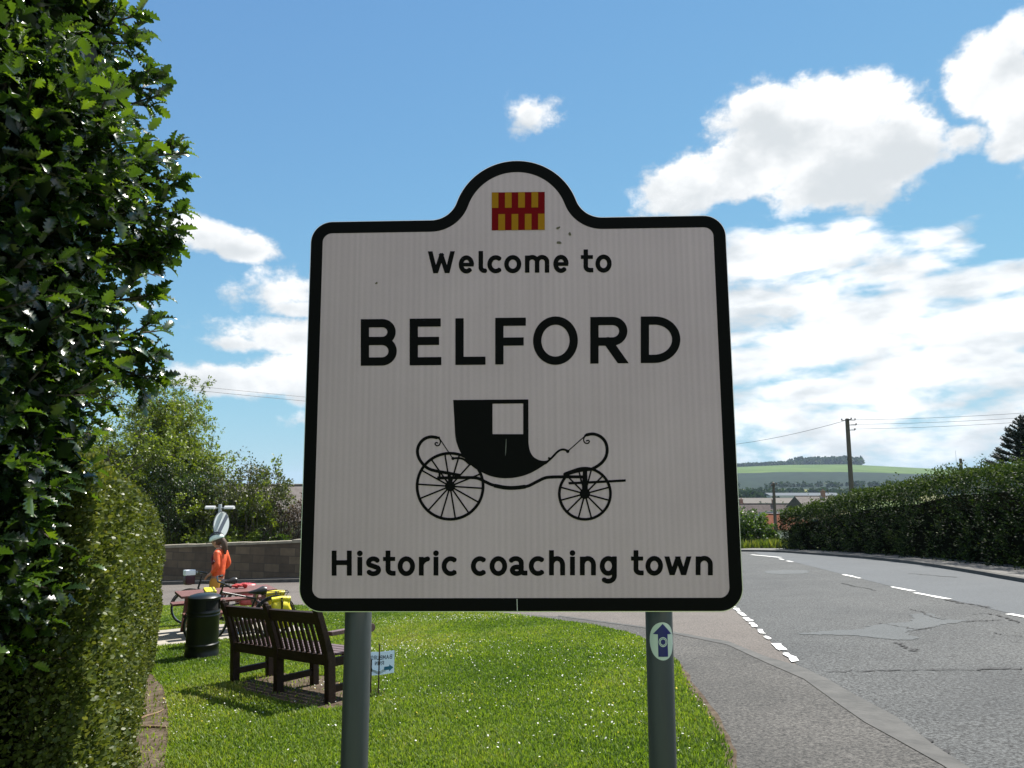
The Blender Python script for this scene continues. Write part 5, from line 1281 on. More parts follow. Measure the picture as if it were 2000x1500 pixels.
# clipped small-leaved hedge running away along the lawn
T_ROUND = (np.array([(0, -.05, 0), (.4, -.42, .08), (.95, -.2, -.02), (.95, .2, -.02), (.4, .42, .08)]), [[(0, 1, 2, 3)], [(0, 3, 4)]])
def hull_noise(u, v): return .5 * np.sin(u * 2.3 + 1.3 * np.sin(v * 1.9)) + .5 * np.sin(v * 4.1 + u * 3.7) + .35 * np.sin(u * 7.9 - v * 5.3)
def hedge(name, base, heights, thick, nleaf, lsize, mt, label, seed, tops=True, amp=.06, side=1, round_top=.22, sprigs=0, tmpl=T_FOLD, inner=.22, dens_pow=1.0, cat='hedge', upright=.5, depth=.10, clump=0.0):
    """base: points along the foot of the visible face; side=+1 puts the body to the left of the walking direction"""
    rg = np.random.default_rng(seed); P = np.array(base, float); seg = np.hypot(*np.diff(P, axis=0).T); cum = np.concatenate([[0], np.cumsum(seg)]); Ltot = cum[-1]
    def pos(s): return np.stack([np.interp(s, cum, P[:, 0]), np.interp(s, cum, P[:, 1])], -1)
    def nrm(s):
        d = pos(np.minimum(s + .4, Ltot)) - pos(np.maximum(s - .4, 0)); d = unit(d); return np.stack([-d[..., 1], d[..., 0]], -1) * side
    hs = lambda s: np.interp(s, cum, heights)
    o = pos(np.array([Ltot / 2]))[0]; o3 = np.array((o[0], o[1], hz(*o)))
    root = empty(name, tuple(o3), None, label, cat)
    # section: front face (t 0..1), rounded shoulder, top, back
    s = rg.random(nleaf)
    if dens_pow != 1.0:                                   # denser near the viewer
        s = s ** dens_pow
    s = s * (Ltot + .0)
    h = hs(s); ftot = h + thick + .7 * h; q = rg.random(nleaf) * ftot
    depth_ = np.zeros(nleaf); z = np.zeros(nleaf); outn = np.zeros((nleaf, 3)); nn = nrm(s)
    f1 = q < h; f2 = (~f1) & (q < h + thick); f3 = ~(f1 | f2)
    z[f1] = q[f1]; depth_[f1] = 0; outn[f1] = np.concatenate([-nn[f1], np.zeros((f1.sum(), 1))], 1)
    z[f2] = h[f2]; depth_[f2] = (q - h)[f2]; outn[f2] = (0, 0, 1)
    z[f3] = (h * rg.random(nleaf))[f3]; depth_[f3] = thick; outn[f3] = np.concatenate([nn[f3], np.zeros((f3.sum(), 1))], 1)
    rt = round_top; e = np.clip((z - (h - rt)) / rt, 0, 1); depth_ = np.where(f1, depth_ + rt * (1 - np.sqrt(np.clip(1 - e ** 2, 0, 1))), depth_); depth_ = np.where(f3, depth_ - rt * (1 - np.sqrt(np.clip(1 - e ** 2, 0, 1))), depth_)
    e2 = np.clip(np.minimum(depth_, thick - depth_) / rt, 0, 1); z = np.where(f2, h - rt * (1 - np.sqrt(1 - (1 - e2) ** 2)), z)
    bulge = amp * hull_noise(s * 1.1, z * 1.4) + amp * .5 * hull_noise(s * 4.3 + 3, z * 4.7)
    ins = rg.exponential(depth, nleaf) - depth * .5
    base_xy = pos(s) + nn * depth_[:, None]
    p = np.stack([base_xy[:, 0], base_xy[:, 1], H(base_xy[:, 0], base_xy[:, 1]) + z], 1) + outn * (bulge - ins)[:, None]
    ends = rg.random(nleaf) < .5
    D = outn * .7 + rg.normal(0, .55, (nleaf, 3)) + np.array((0, 0, upright))
    size = lsize(p) * rg.uniform(.7, 1.25, nleaf); tint = np.clip(rg.normal(.45, .22, nleaf) + .32 * f2 - ins * .8, 0, 1)  # sunlit top painted lighter; deeper-set leaves tinted darker
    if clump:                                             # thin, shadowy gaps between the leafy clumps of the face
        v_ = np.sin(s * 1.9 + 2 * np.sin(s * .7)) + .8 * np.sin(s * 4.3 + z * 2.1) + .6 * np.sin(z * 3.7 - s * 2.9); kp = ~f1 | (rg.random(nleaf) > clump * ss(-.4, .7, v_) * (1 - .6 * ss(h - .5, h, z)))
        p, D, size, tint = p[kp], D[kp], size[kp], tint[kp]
    Cc = [p - o3]; Dd = [D]; Ss = [size]; Tt = [tint]
    # end caps
    for se, sg in ((0, -1), (Ltot, 1)):
        m = int(nleaf * (thick / (Ltot * 2.2)) * (3 if dens_pow > 1 and se == 0 else 1)) + 50; hh = hs(np.array([se]))[0]; dd = rg.random(m) * thick; zz = rg.random(m) * hh; c = pos(np.full(m, se)); nv = nrm(np.full(m, se)); t = np.stack([-nv[:, 1], nv[:, 0]], -1) * -side
        rr_ = .25 * (1 - np.sqrt(np.clip(1 - np.clip(np.abs(dd / thick - .5) * 2, 0, 1) ** 4, 0, 1)))
        b = c + nv * dd[:, None] + t * sg * (-rr_ - rg.exponential(depth, m) + .03)[:, None]
        Cc.append(np.stack([b[:, 0], b[:, 1], H(b[:, 0], b[:, 1]) + zz], 1) - o3); Dd.append(np.concatenate([t * sg, np.full((m, 1), .3)], 1) + rg.normal(0, .6, (m, 3))); Ss.append(lsize(Cc[-1] + o3) * rg.uniform(.7, 1.2, m)); Tt.append(np.clip(rg.normal(.45, .2, m), 0, 1))
    tw = MB()
    for k in range(sprigs):
        s0 = np.array([rg.random() ** dens_pow * Ltot]); hh = hs(s0)[0]; nv = nrm(s0)[0]; c = pos(s0)[0] + nv * rg.uniform(.05, thick * .7); z0 = hz(*c) + hh - .1; l = rg.uniform(.12, .34) * (2.4 if rg.random() < .18 else 1); dv = np.array((rg.normal(0, .25), rg.normal(0, .25), 1.0)); dv /= np.linalg.norm(dv)
        b = np.array((c[0], c[1], z0)); 
        for j in range(10):
            Cc.append((b + dv * l * (.2 + .8 * j / 9) - o3)[None]); Dd.append((np.array((math.cos(j * 2.4), math.sin(j * 2.4), .5)) + rg.normal(0, .2, 3))[None]); Ss.append(lsize((b)[None]) * rg.uniform(.7, 1.2)); Tt.append(np.array([.75]))
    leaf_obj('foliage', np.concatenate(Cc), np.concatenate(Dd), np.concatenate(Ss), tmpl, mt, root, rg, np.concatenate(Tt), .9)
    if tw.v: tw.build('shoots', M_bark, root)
    # closed hull for the twiggy interior, its inner shade painted near black
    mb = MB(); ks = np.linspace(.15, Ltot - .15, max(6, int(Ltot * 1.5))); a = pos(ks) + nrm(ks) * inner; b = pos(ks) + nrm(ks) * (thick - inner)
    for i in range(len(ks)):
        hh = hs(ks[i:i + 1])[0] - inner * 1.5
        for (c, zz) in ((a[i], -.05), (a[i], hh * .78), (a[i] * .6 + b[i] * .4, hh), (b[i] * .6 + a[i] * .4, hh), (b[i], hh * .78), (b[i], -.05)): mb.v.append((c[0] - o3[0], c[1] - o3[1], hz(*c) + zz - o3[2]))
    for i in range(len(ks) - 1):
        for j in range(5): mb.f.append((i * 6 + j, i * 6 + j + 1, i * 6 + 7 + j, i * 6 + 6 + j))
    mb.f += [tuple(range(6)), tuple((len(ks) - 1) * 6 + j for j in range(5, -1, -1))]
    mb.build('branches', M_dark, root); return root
hb0 = np.array(gnd(240, 1500)); hb1 = np.array(gnd(301, 1238)); hd_ = (hb1 - hb0) / np.linalg.norm(hb1 - hb0)
hbn = hb0 - hd_ * 3.6
M_lon = leafmat('small_hedge_leaf', [(.036, .056, .013), (.066, .092, .020), (.100, .124, .030), (.150, .162, .052)], .42, .34, (1.6, 1.5, .6), .32)
topz = lambda px, py, Y: at(px, py, Y).z
hz_pts = [hbn, hb0, (hb0 + hb1) / 2, hb1]
def hgt_at(p, py):
    q = ray(1000 + FPX * p[0] / p[1], py); return EYE + q.z / q.y * p[1] - hz(*p)
hh_ = [1.85, hgt_at(hb0, 962), hgt_at((hb0 + hb1) / 2, 1008), hgt_at(hb1, 1072)]
print('hedge heights', hh_)
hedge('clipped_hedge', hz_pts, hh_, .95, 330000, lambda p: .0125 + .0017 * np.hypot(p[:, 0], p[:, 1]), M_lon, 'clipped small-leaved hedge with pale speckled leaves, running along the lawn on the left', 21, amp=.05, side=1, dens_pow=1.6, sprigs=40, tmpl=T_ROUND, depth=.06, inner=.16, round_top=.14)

# large dark hedge beyond the main road
hp = [(1525, 1076, 1003), (1600, 1080, 986), (1660, 1084, 968), (1750, 1091, 955), (1830, 1099, 932), (1920, 1109, 922), (2000, 1119, 914)]
rp_ = [np.array(gnd(x, y)) for x, y, t in hp]; rh_ = [hgt_at(p, t) for p, (x, y, t) in zip(rp_, hp)]
dv = rp_[-1] - rp_[-2]; dv /= np.linalg.norm(dv); rp_ += [rp_[-1] + dv * 5, rp_[-1] + dv * 12]; rh_ += [rh_[-1]] * 2
print('right hedge', [np.round(p, 1).tolist() for p in rp_], np.round(rh_, 2))
M_hedge = leafmat('hedge_leaf', [(.005, .011, .004), (.011, .024, .007), (.030, .055, .012), (.085, .12, .024)], .55, .16, (1.8, 1.9, .6), .08)  # dark tints for the shaded face, light ones for the sunlit top
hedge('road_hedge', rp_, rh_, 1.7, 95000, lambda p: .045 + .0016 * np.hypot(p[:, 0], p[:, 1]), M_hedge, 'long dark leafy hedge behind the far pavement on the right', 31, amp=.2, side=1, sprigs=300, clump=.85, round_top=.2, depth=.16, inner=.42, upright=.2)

# trees grown from branching stems
def grow(root, stems, rg, levels, leaf, mt_leaf, mt_bark, per_twig=10, tropism=.06, wander=.25, tmpl=T_FOLD, tintf=None, bark=True, spread=(35, 65), ratio=.6, sides=5):
    mb = MB(); C = []; D = []; Ls = []; T = []
    st = [(np.array(p, float), np.array(d, float) / np.linalg.norm(d), l, r, 0) for p, d, l, r in stems]
    while st:
        p, d, l, r, lev = st.pop(); n = 5; pts = [p.copy()]; last = lev == levels
        for i in range(n):
            d = d + rg.normal(0, wander / n * 1.6, 3) + np.array((0, 0, tropism)) ; d /= np.linalg.norm(d); p = p + d * l / n; pts.append(p.copy())
        rs = [max(.004, r * (1 - .65 * i / n)) for i in range(n + 1)]
        if lev < levels or rg.random() < .35: mb.tube(pts, rs, sides if lev < 2 else 3, False)
        P = np.array(pts)
        if last or lev == levels - 1:
            m = per_twig if last else per_twig // 2
            for j in range(m):
                t = rg.uniform(.1, 1.02) * n; i = min(int(t), n - 1); c = P[i] + (P[i + 1] - P[i]) * (t - i)
                dd = d * .5 + rg.normal(0, .75, 3); C.append(c + rg.normal(0, leaf * .35, 3)); D.append(dd); Ls.append(leaf * rg.uniform(.65, 1.3)); T.append(np.clip(rg.normal(.5, .22), 0, 1))
        if not last:
            for k in range({0: 9, 1: 7, 2: 6}.get(lev, 5)):
                t = rg.uniform(.25, 1.0) * n; i = min(int(t), n - 1); c = P[i] + (P[i + 1] - P[i]) * (t - i); ax = np.cross(d, rg.normal(0, 1, 3)); ax /= np.linalg.norm(ax); an = math.radians(rg.uniform(*spread)); nd = d * math.cos(an) + np.cross(ax, d) * math.sin(an)
                st.append((c, nd, l * rg.uniform(.75, 1.15) * ratio, max(.006, rs[i] * .55), lev + 1))
    leaf_obj('crown', C, D, Ls, tmpl, mt_leaf, root, rg, np.array(T), .9)
    if bark: mb.build('trunk', mt_bark, root, smooth=True)
    return len(C)
def shrub_cloud(root, rg, cx, cy, lobes, n, leaf, mt, twigs=60, name='foliage'):
    """bushy crown: leaf clumps gathered round many small sub-clumps on a few big lobes"""
    C = []; D = []; Ls = []; T = []; tw = MB(); vol = np.array([l[3] * l[4] * l[5] for l in lobes]) ** .67; vol /= vol.sum()
    for (x, y, z, a, b, c), f in zip(lobes, vol):
        k = max(6, int(n * f / 45)); u = unit(rg.normal(0, 1, (k, 3))); rad_ = rg.uniform(.45, 1.08, k) ** .8; cc = u * rad_[:, None] * np.array((a, b, c)); cr = rg.uniform(.10, .24, k) * (a + c) / 2
        for q, r, uu in zip(cc, cr, u):
            m = 45; e = unit(rg.normal(0, 1, (m, 3))) * (rg.random((m, 1)) ** .5) * r
            C.append(e + q + (x, y, z)); D.append(unit(e) + rg.normal(0, .5, (m, 3)) + uu * .4); Ls.append(rg.uniform(.65, 1.3, m) * leaf); T.append(np.clip(rg.normal(.45, .2, m) + .12 * rg.normal(), 0, 1))
    for k in range(twigs):
        l = lobes[rg.integers(len(lobes))]; e = unit(rg.normal(0, 1, 3)) * np.array(l[3:]) * .95; e[2] = abs(e[2]) if rg.random() < .7 else e[2]; tip = e + np.array(l[:3]); b0 = np.array((l[0] * .6, l[1] * .6, 0)); tw.tube([b0, b0 * .4 + tip * .6 + rg.normal(0, .15, 3), tip], [.05, .025, .006], 4, False)
    leaf_obj(name, np.concatenate(C), np.concatenate(D), np.concatenate(Ls), T_FOLD, mt, root, rg, np.concatenate(T), .9); tw.build('branches', M_bark, root)
M_lime = leafmat('fresh_tree_leaf', [(.048, .078, .013), (.09, .13, .018), (.14, .185, .026), (.19, .225, .036)], .45, .42, (1.7, 1.7, .5))
M_deep = leafmat('dark_shrub_leaf', [(.010, .020, .008), (.018, .034, .011), (.034, .056, .016), (.055, .080, .022)], .4, .3)
M_olive = leafmat('olive_shrub_leaf', [(.026, .032, .014), (.045, .052, .020), (.066, .074, .028), (.085, .092, .036)], .5, .3)
M_brown = leafmat('brown_shrub_leaf', [(.040, .030, .024), (.070, .052, .042), (.10, .078, .062), (.11, .105, .06)], .55, .3, (1.5, 1.3, .8))
M_bush = leafmat('bright_bush_leaf', [(.020, .045, .010), (.04, .075, .014), (.07, .115, .02), (.10, .15, .028)], .45, .38, (1.7, 1.8, .5))
def pxx(px, Y): return at(px, 938, Y).x
def tree_lime():
    rg = np.random.default_rng(5); Y = 41.0; x = pxx(300, Y); root = empty('garden_tree', (x, Y, hz(x, Y)), None, 'spreading light-green tree with arching sprays, behind the stone wall', 'tree')
    h = at(400, 745, Y).z - hz(x, Y)
    stems = []
    for k in range(9):
        a = rg.uniform(0, 6.28); s = rg.uniform(.1, .5); stems.append(((rg.normal(0, .3), rg.normal(0, .3), 0), (math.cos(a) * s - .05, math.sin(a) * s, 1), h * rg.uniform(.6, .85), .13))
    for s, e in ((.75, .38), (1.0, .34), (1.05, .2), (.42, .8), (.62, .55), (.9, .26)): stems.append(((rg.normal(.6, .5), rg.normal(0, .4), .4), (s, rg.normal(0, .2), e), h * rg.uniform(.54, .64), .10))
    print('lime tree', round(h, 2), grow(root, stems, rg, 3, .17, M_lime, M_bark, per_twig=17, tropism=.03, wander=.5, ratio=.46))
tree_lime()
def shrubs():
    specs = [  # px, Y, top px, half-width m, material, label, n
        (335, 38.6, 905, 2.6, M_deep, 'dense dark green shrub behind the wall, beside the clipped hedge', 6500),
        (415, 38.9, 900, 2.5, M_deep, 'dark green shrub behind the wall, above the round speed sign', 6500),
        (478, 38.8, 878, 2.9, M_olive, 'olive-green shrub behind the wall under the arching tree', 9000),
        (545, 39.4, 945, 1.7, M_brown, 'brown-leaved shrub in front of the bungalow roof', 4500),
        (598, 39.8, 962, 1.6, M_brown, 'brown-leaved shrub half hidden by the edge of the welcome sign', 4000),
        (535, 38.4, 1022, 1.1, M_bush, 'low bright green shrub on top of the wall', 2200),
        (470, 38.3, 1015, 1.2, M_deep, 'low dark shrub overhanging the wall beside the round sign', 2400),
        (250, 39.5, 870, 2.6, M_deep, 'dark shrub mostly hidden behind the clipped hedge and holly', 4500)]
    for i, (px, Y, tp, hw, m, lab, n) in enumerate(specs):
        rg = np.random.default_rng(100 + i); x = pxx(px, Y); g = hz(x, Y); h = at(px, tp, Y).z - g; root = empty('shrub', (x, Y, g), None, lab, 'shrub', 'garden shrubs behind the wall')
        lb = [(0, 0, h * .5, hw * .85, hw * .7, h * .46)]
        for k in range(5): a = rg.uniform(0, 6.28); lb.append((math.cos(a) * hw * .55, math.sin(a) * hw * .4, h * rg.uniform(.35, .75), hw * .5, hw * .45, h * rg.uniform(.2, .28)))
        shrub_cloud(root, rg, x, Y, lb, n, .15 if m is not M_brown else .12, m, 50)
shrubs()
# bushes on the outside of the bend
for i, (px, Y, tp, hw, hwz, n, lab) in enumerate([(1452, 47, 992, 1.5, 1, 9000, 'bright green bush at the bend, beside the edge of the welcome sign'), (1488, 49, 1022, 1.0, 1, 4500, 'small bright green bush at the bend, left of the short wooden pole')]):
    rg = np.random.default_rng(60 + i); x = pxx(px, Y); g = hz(x, Y); h = at(px, tp, Y).z - g; root = empty('bush', (x, Y, g), None, lab, 'bush', 'bushes at the bend')
    lb = [(0, 0, h * .48, hw, hw, h * .46)] + [(rg.uniform(-.6, .6) * hw, rg.uniform(-.5, .5) * hw, h * rg.uniform(.3, .75), hw * .5, hw * .5, h * .24) for k in range(5)]
    shrub_cloud(root, rg, x, Y, lb, n, .17, M_bush, 30)
# rough grass on the bend's verge
def verge():
    rg = np.random.default_rng(77); n = 9000; Y = rg.uniform(43.8, 50, n); X = rg.uniform(9.5, 17.5, n)
    C = np.stack([X, Y, H(X, Y)], 1); D = np.stack([rg.normal(0, .3, n), rg.normal(0, .3, n), np.ones(n)], 1)
    o = leaf_obj('verge_grass', C, D, rg.uniform(.25, .75, n), (np.array([(0, -.06, 0), (0, .06, 0), (.6, .05, .05), (1, 0, .16), (.6, -.05, .05)]), [[(0, 1, 2, 4)], [(4, 2, 3)]]), leafmat('rough_grass', [(.04, .07, .014), (.08, .12, .02), (.13, .165, .035), (.18, .18, .06)], .6, .4, (1.5, 1.5, .5)), None, rg)
    tag(o, 'rough tall grass on the verge at the bend', 'grass', kind='stuff')
verge()
# monkey puzzle
def monkey():
    Y = 46.0; tipx = at(1995, 815, Y); x = tipx.x; g = hz(x, Y); h = tipx.z - g; rg = np.random.default_rng(8)
    root = empty('monkey_puzzle_tree', (x, Y, g), None, 'dark spiky monkey puzzle tree at the right edge beyond the hedge', 'tree')
    mb = MB(); mb.tube([(0, 0, -.2), (0, 0, h * .5), (0, 0, h)], [.28, .17, .05], 10); mb.build('trunk', M_bark, root, smooth=True)
    C = []; D = []; Ls = []; ropes = MB()
    def rope(pts, r):
        ropes.tube(pts, [r] * (len(pts) - 1) + [r * .6], 5)
        P = np.array(pts); L_ = np.hypot(*(np.diff(P, axis=0)[:, :2]).T).sum() + 1e-3
        for i in range(len(P) - 1):
            d = P[i + 1] - P[i]; l = np.linalg.norm(d); d = d / l
            for k in range(int(l / .024)):
                u = unit(np.cross(d, rg.normal(0, 1, 3))); C.append(P[i] + d * l * rg.random() + u * r * .8); D.append(u + d * .8); Ls.append(r * 1.5 + .02)
    z = h - .05; k = 0
    while z > h * .25:
        f = (h - z) / h; rl = .12 + 2.3 * min(1, (f / .52)) ** .85; nb = 5 if f < .1 else 7
        for j in range(nb):
            a = 2 * math.pi * (j + .37 * k) / nb + rg.normal(0, .15); rlen = rl * rg.uniform(.85, 1.1); up = .75 - .95 * min(1, f * 1.6); pts = []
            for i in range(7):
                t = i / 6; pts.append((math.cos(a) * rlen * t, math.sin(a) * rlen * t, z + rlen * (up * t * .55 - .12 * t + .34 * t ** 2.2)))
            rope(pts, .07)
            if rlen > .9:
                for s in (-1, 1):
                    for t0 in (.5, .75):
                        b = np.array(pts[int(t0 * 6)]); aa = a + s * .55; l2 = rlen * .38; rope([tuple(b + np.array((math.cos(aa) * l2 * t, math.sin(aa) * l2 * t, l2 * (-.12 * t + .45 * t * t)))) for t in (0, .33, .66, 1)], .06)
        z -= .24 + .16 * min(1, f * 3); k += 1
    m = leafmat('spiky_leaf', [(.008, .014, .008), (.016, .026, .014)], .5, .08)
    m2 = mat('spiky_branch', (.008, .014, .008), .8)
    ropes.build('branches', m2, root); leaf_obj('foliage', C, D, Ls, T_SIMPLE, m, root, rg)
monkey()
# ------------------------------------------------------------------ bungalow, poles, wires, valley, far hill
M_slate = mat('grey_roof_tiles', (.14, .125, .115), .85, c2=(.20, .18, .17), scale=2.5, bump=.5, bscale=20)
M_render = mat('pale_render', (.42, .39, .34), .9, c2=(.50, .47, .42), scale=2)
M_glass = mat('window_glass', (.03, .04, .05), .08, spec=.6); M_wframe = mat('white_frame', (.65, .65, .63), .5)
def house(name, c, dims, yaw, wall_m, roof_m, label, cat='house', group=None, hip=0.0, chim=True, eave=.35, gz=None):
    L_, W_, hw, hr = dims; g = hz(c[0], c[1]) if gz is None else gz
    root = empty(name, (c[0], c[1], g), (0, 0, yaw), label, cat, group)
    mb = MB(); mb.box((0, 0, (hw - 1.5) / 2), (L_, W_, hw + 1.5))
    if hip == 0: mb.v += [(-L_ / 2 + .003, -W_ / 2, hw), (-L_ / 2 + .003, W_ / 2, hw), (-L_ / 2 + .003, 0, hw + hr - .05), (L_ / 2 - .003, -W_ / 2, hw), (L_ / 2 - .003, W_ / 2, hw), (L_ / 2 - .003, 0, hw + hr - .05)]; mb.f += [(8, 10, 9), (11, 12, 13)]
    mb.build('wall', wall_m, root)
    e = eave; a, b = L_ / 2 + e, W_ / 2 + e; r = L_ / 2 + e - hip; zz = hw - e * hr / (W_ / 2)
    v = [(-a, -b, zz), (a, -b, zz), (a, b, zz), (-a, b, zz), (-r, 0, hw + hr), (r, 0, hw + hr)]; t = .14
    v += [(p[0], p[1], p[2] - t) for p in v]
    mb = MB(); mb.add(v, [(0, 1, 5, 4), (2, 3, 4, 5), (3, 0, 4), (1, 2, 5), (6, 10, 11, 7), (8, 11, 10, 9), (9, 10, 6), (7, 11, 8), (0, 6, 7, 1), (1, 7, 8, 2), (2, 8, 9, 3), (3, 9, 6, 0)])
    rf = mb.build('roof', roof_m, root)
    mb = MB(); mb.tube([(-r, 0, hw + hr + .03), (r, 0, hw + hr + .03)], .09, 8); mb.build('ridge', roof_m, rf)
    if chim: mb = MB(); mb.box((L_ * .28, 0, hw + hr + .25), (.7, .6, 1.5)); mb.box((L_ * .28, 0, hw + hr + 1.02), (.8, .7, .12)); mb.lathe([(.13, 0), (.11, .35)], 10, (L_ * .28, 0, hw + hr + 1.08)); mb.build('chimney', mat('chimney_brick', (.22, .12, .09), .9, c2=(.3, .18, .13), scale=6), rf)
    k = max(2, int(L_ / 3.2))
    for i in range(k):
        x = -L_ / 2 + L_ * (i + .5) / k
        mb = MB(); mb.box((x, -W_ / 2 - .02, hw * .55), (1.5, .06, 1.2)); w = mb.build('window', M_wframe, root); mb = MB()
        for s in (-1, 1): mb.box((x + s * .36, -W_ / 2 - .055, hw * .55), (.64, .02, 1.06))
        mb.build('pane', M_glass, w)
    return root
def place_house(px, ytop, Y, dims, yaw, *args, **kw):
    """set so that the ridge appears at the measured height; sits on the terrain, wall height adjusted"""
    x = at(px, 938, Y).x; top = at(px, ytop, Y).z; g = hz(x, Y); L_, W_, hw, hr = dims
    hw2 = max(1.5, top - g - hr); return house(args[0], (x, Y), (L_, W_, hw2, hr), yaw, *args[1:], **kw)
place_house(700, 948, 56, (19, 8, 2.5, 2.3), R(4), 'bungalow', M_render, M_slate, 'long grey-roofed bungalow behind the shrubs and the stone wall')
M_redt = mat('red_pantiles', (.12, .045, .027), .85, c2=(.17, .07, .04), scale=3, bump=.5, bscale=14)
M_pink = mat('pinkish_slates', (.09, .076, .073), .85, c2=(.13, .11, .105), scale=2, bump=.4, bscale=14); M_blue_s = mat('blue_slates', (.085, .10, .12), .7, c2=(.13, .145, .165), scale=2)
M_whitew = mat('white_wall', (.62, .60, .55), .85)
gg = 'houses in the valley'
place_house(1520, 1005, 95, (8, 6, 2.6, 1.5), R(-20), 'house', M_whitew, M_redt, 'white house with red tiled hipped roof, just below the bend', group=gg, hip=2.6, chim=False)
place_house(1497, 1001, 112, (8, 7, 2.6, 2.2), R(35), 'house', M_render, M_blue_s, 'house with blue-grey slate roof behind the red roof', group=gg, hip=2.2, chim=False)
place_house(1470, 985, 165, (17, 8, 3, 3.0), R(6), 'house', M_render, M_pink, 'terrace with long pinkish-grey roof and satellite dish, beside the welcome sign', group=gg)
place_house(1515, 987, 178, (15, 8, 3, 3.0), R(8), 'house', M_render, M_pink, 'terrace with long pinkish-grey roof, behind the short wooden pole', group=gg)
place_house(1560, 984, 190, (14, 8, 3, 2.8), R(30), 'house', M_render, M_blue_s, 'grey slate roofed house peeping over the near end of the road hedge', group=gg)
place_house(1587, 969, 150, (8, 6, 3, 2.0), R(12), 'house', mat('brick_house_wall', (.22, .12, .09), .9, c2=(.3, .18, .13), scale=5), M_slate, 'brick house whose chimney rises over the road hedge', group=gg)
place_house(1410, 984, 172, (16, 8, 3, 3.0), R(4), 'house', M_render, M_pink, 'terrace roof hidden behind the welcome sign', group=gg)
M_metal = mat('grey_cladding', (.34, .35, .36), .5, c2=(.42, .43, .44), scale=1); M_ltroof = mat('pale_sheet_roof', (.15, .138, .125), .8)
place_house(1500, 972.5, 420, (36, 18, 6, 2.6), R(3), 'warehouse', mat('blue_grey_cladding', (.16, .19, .22), .5), M_ltroof, 'wide pale-roofed warehouse in the valley', 'warehouse', chim=False, eave=.2)
place_house(1447, 976, 440, (26, 12, 5, 1.4), R(2), 'warehouse', M_metal, mat('pale_blue_roof', (.15, .18, .19), .8), 'low pale blue shed in the valley beside the welcome sign', 'warehouse', chim=False, eave=.2)
place_house(1562, 962.5, 620, (62, 22, 4, 2.0), R(3), 'warehouse', M_metal, mat('grey_long_roof', (.12, .135, .15), .8), 'long low grey farm shed in the fields', 'warehouse', chim=False, eave=.2)
for m_ in (M_slate, M_redt, M_pink, M_blue_s, M_ltroof): m_.node_tree.nodes['Principled BSDF'].inputs['Specular IOR Level'].default_value = .04
for o_ in bpy.data.materials:
    if o_.name.startswith(('pale_blue_roof', 'grey_long_roof')): o_.node_tree.nodes['Principled BSDF'].inputs['Specular IOR Level'].default_value = .04
# poles
M_pole = mat('weathered_pole', (.075, .062, .052), .85, c2=(.13, .11, .095), scale=4, stretch=(6, 6, .5), bump=.3)
def wood_pole(px, ptop, Y, r, label, arms):
    t = at(px, ptop, Y); g = hz(t.x, Y); root = empty('utility_pole', (t.x, Y, g), None, label, 'utility pole', 'wooden utility poles'); h = t.z - g
    mb = MB(); mb.lathe([(r * 1.25, -.5), (r, h * .5), (r * .85, h), (r * .3, h + .04)], 14); mb.build('pole', M_pole, root, smooth=True)
    for dz, l, s in arms:
        mb = MB(); mb.tube([(0, -r, h - dz), (s * l, -r, h - dz)], .025, 6); ar = mb.build('bracket', mat('bracket_iron', (.05, .05, .05), .6), root)
        mb = MB(); mb.lathe([(.03, 0), (.055, .03), (.03, .06), (.055, .09), (.03, .12)], 10, (s * l, -r, h - dz)); mb.build('insulator', mat('insulator_brown', (.10, .07, .06), .3), ar, smooth=True)
    return Vector((t.x, Y, t.z))
pA = wood_pole(1654.5, 818, 47, .145, 'tall wooden utility pole with brackets rising behind the road hedge', [(.12, .42, -1), (.10, .45, 1), (.42, .5, 1), (.75, .4, 1), (.05, .2, 1)])
wood_pole(1510.5, 943, 50, .105, 'short wooden pole on the verge at the bend', [(.12, .18, 1), (.2, .16, -1)])
wood_pole(1876, 896, 66, .14, 'distant wooden pole seen over the top of the road hedge', [(.2, .2, 1)])
M_wire = mat('wire_black', (.03, .03, .035), .6)
def wire(a, b, sag, r, label, group):
    a, b = Vector(a), Vector(b); pts = [a.lerp(b, t) - Vector((0, 0, sag * 4 * t * (1 - t))) for t in [i / 24 for i in range(25)]]
    mb = MB(); mb.tube(pts, r, 5); tag(mb.build('overhead_wire', M_wire), label, 'wire', group)
for k, (py0, py1) in enumerate(((820, 801), (829, 810), (838, 818))):
    wire(at(1662, py0, 47), at(2150, py1 - 6, 42), .15, .010, ('highest', 'middle', 'lowest')[k] + ' of the three thin wires from the tall pole to the right', 'overhead wires')
wire(at(1649, 822, 47), at(1250, 868, 75), .9, .014, 'thin sagging wire from the tall pole down to the left', 'overhead wires')
wire(at(180, 733, 34), at(760, 790, 52), .05, .011, 'upper of two wires crossing above the garden tree', 'overhead wires')
wire(at(180, 741, 34), at(760, 798, 52), .05, .013, 'lower of two wires crossing above the garden tree', 'overhead wires')
t = at(1866, 880, 2600); g = hz(t.x, 2600); mb = MB(); mb.tube([(0, 0, -2), (0, 0, max(60, t.z - g))], [.9, .5], 6); o = mb.build('radio_mast', mat('mast_steel', (.25, .25, .27), .6)); o.location = (t.x, 2600, g); tag(o, 'thin radio mast far off on the horizon beyond the hedge', 'mast')
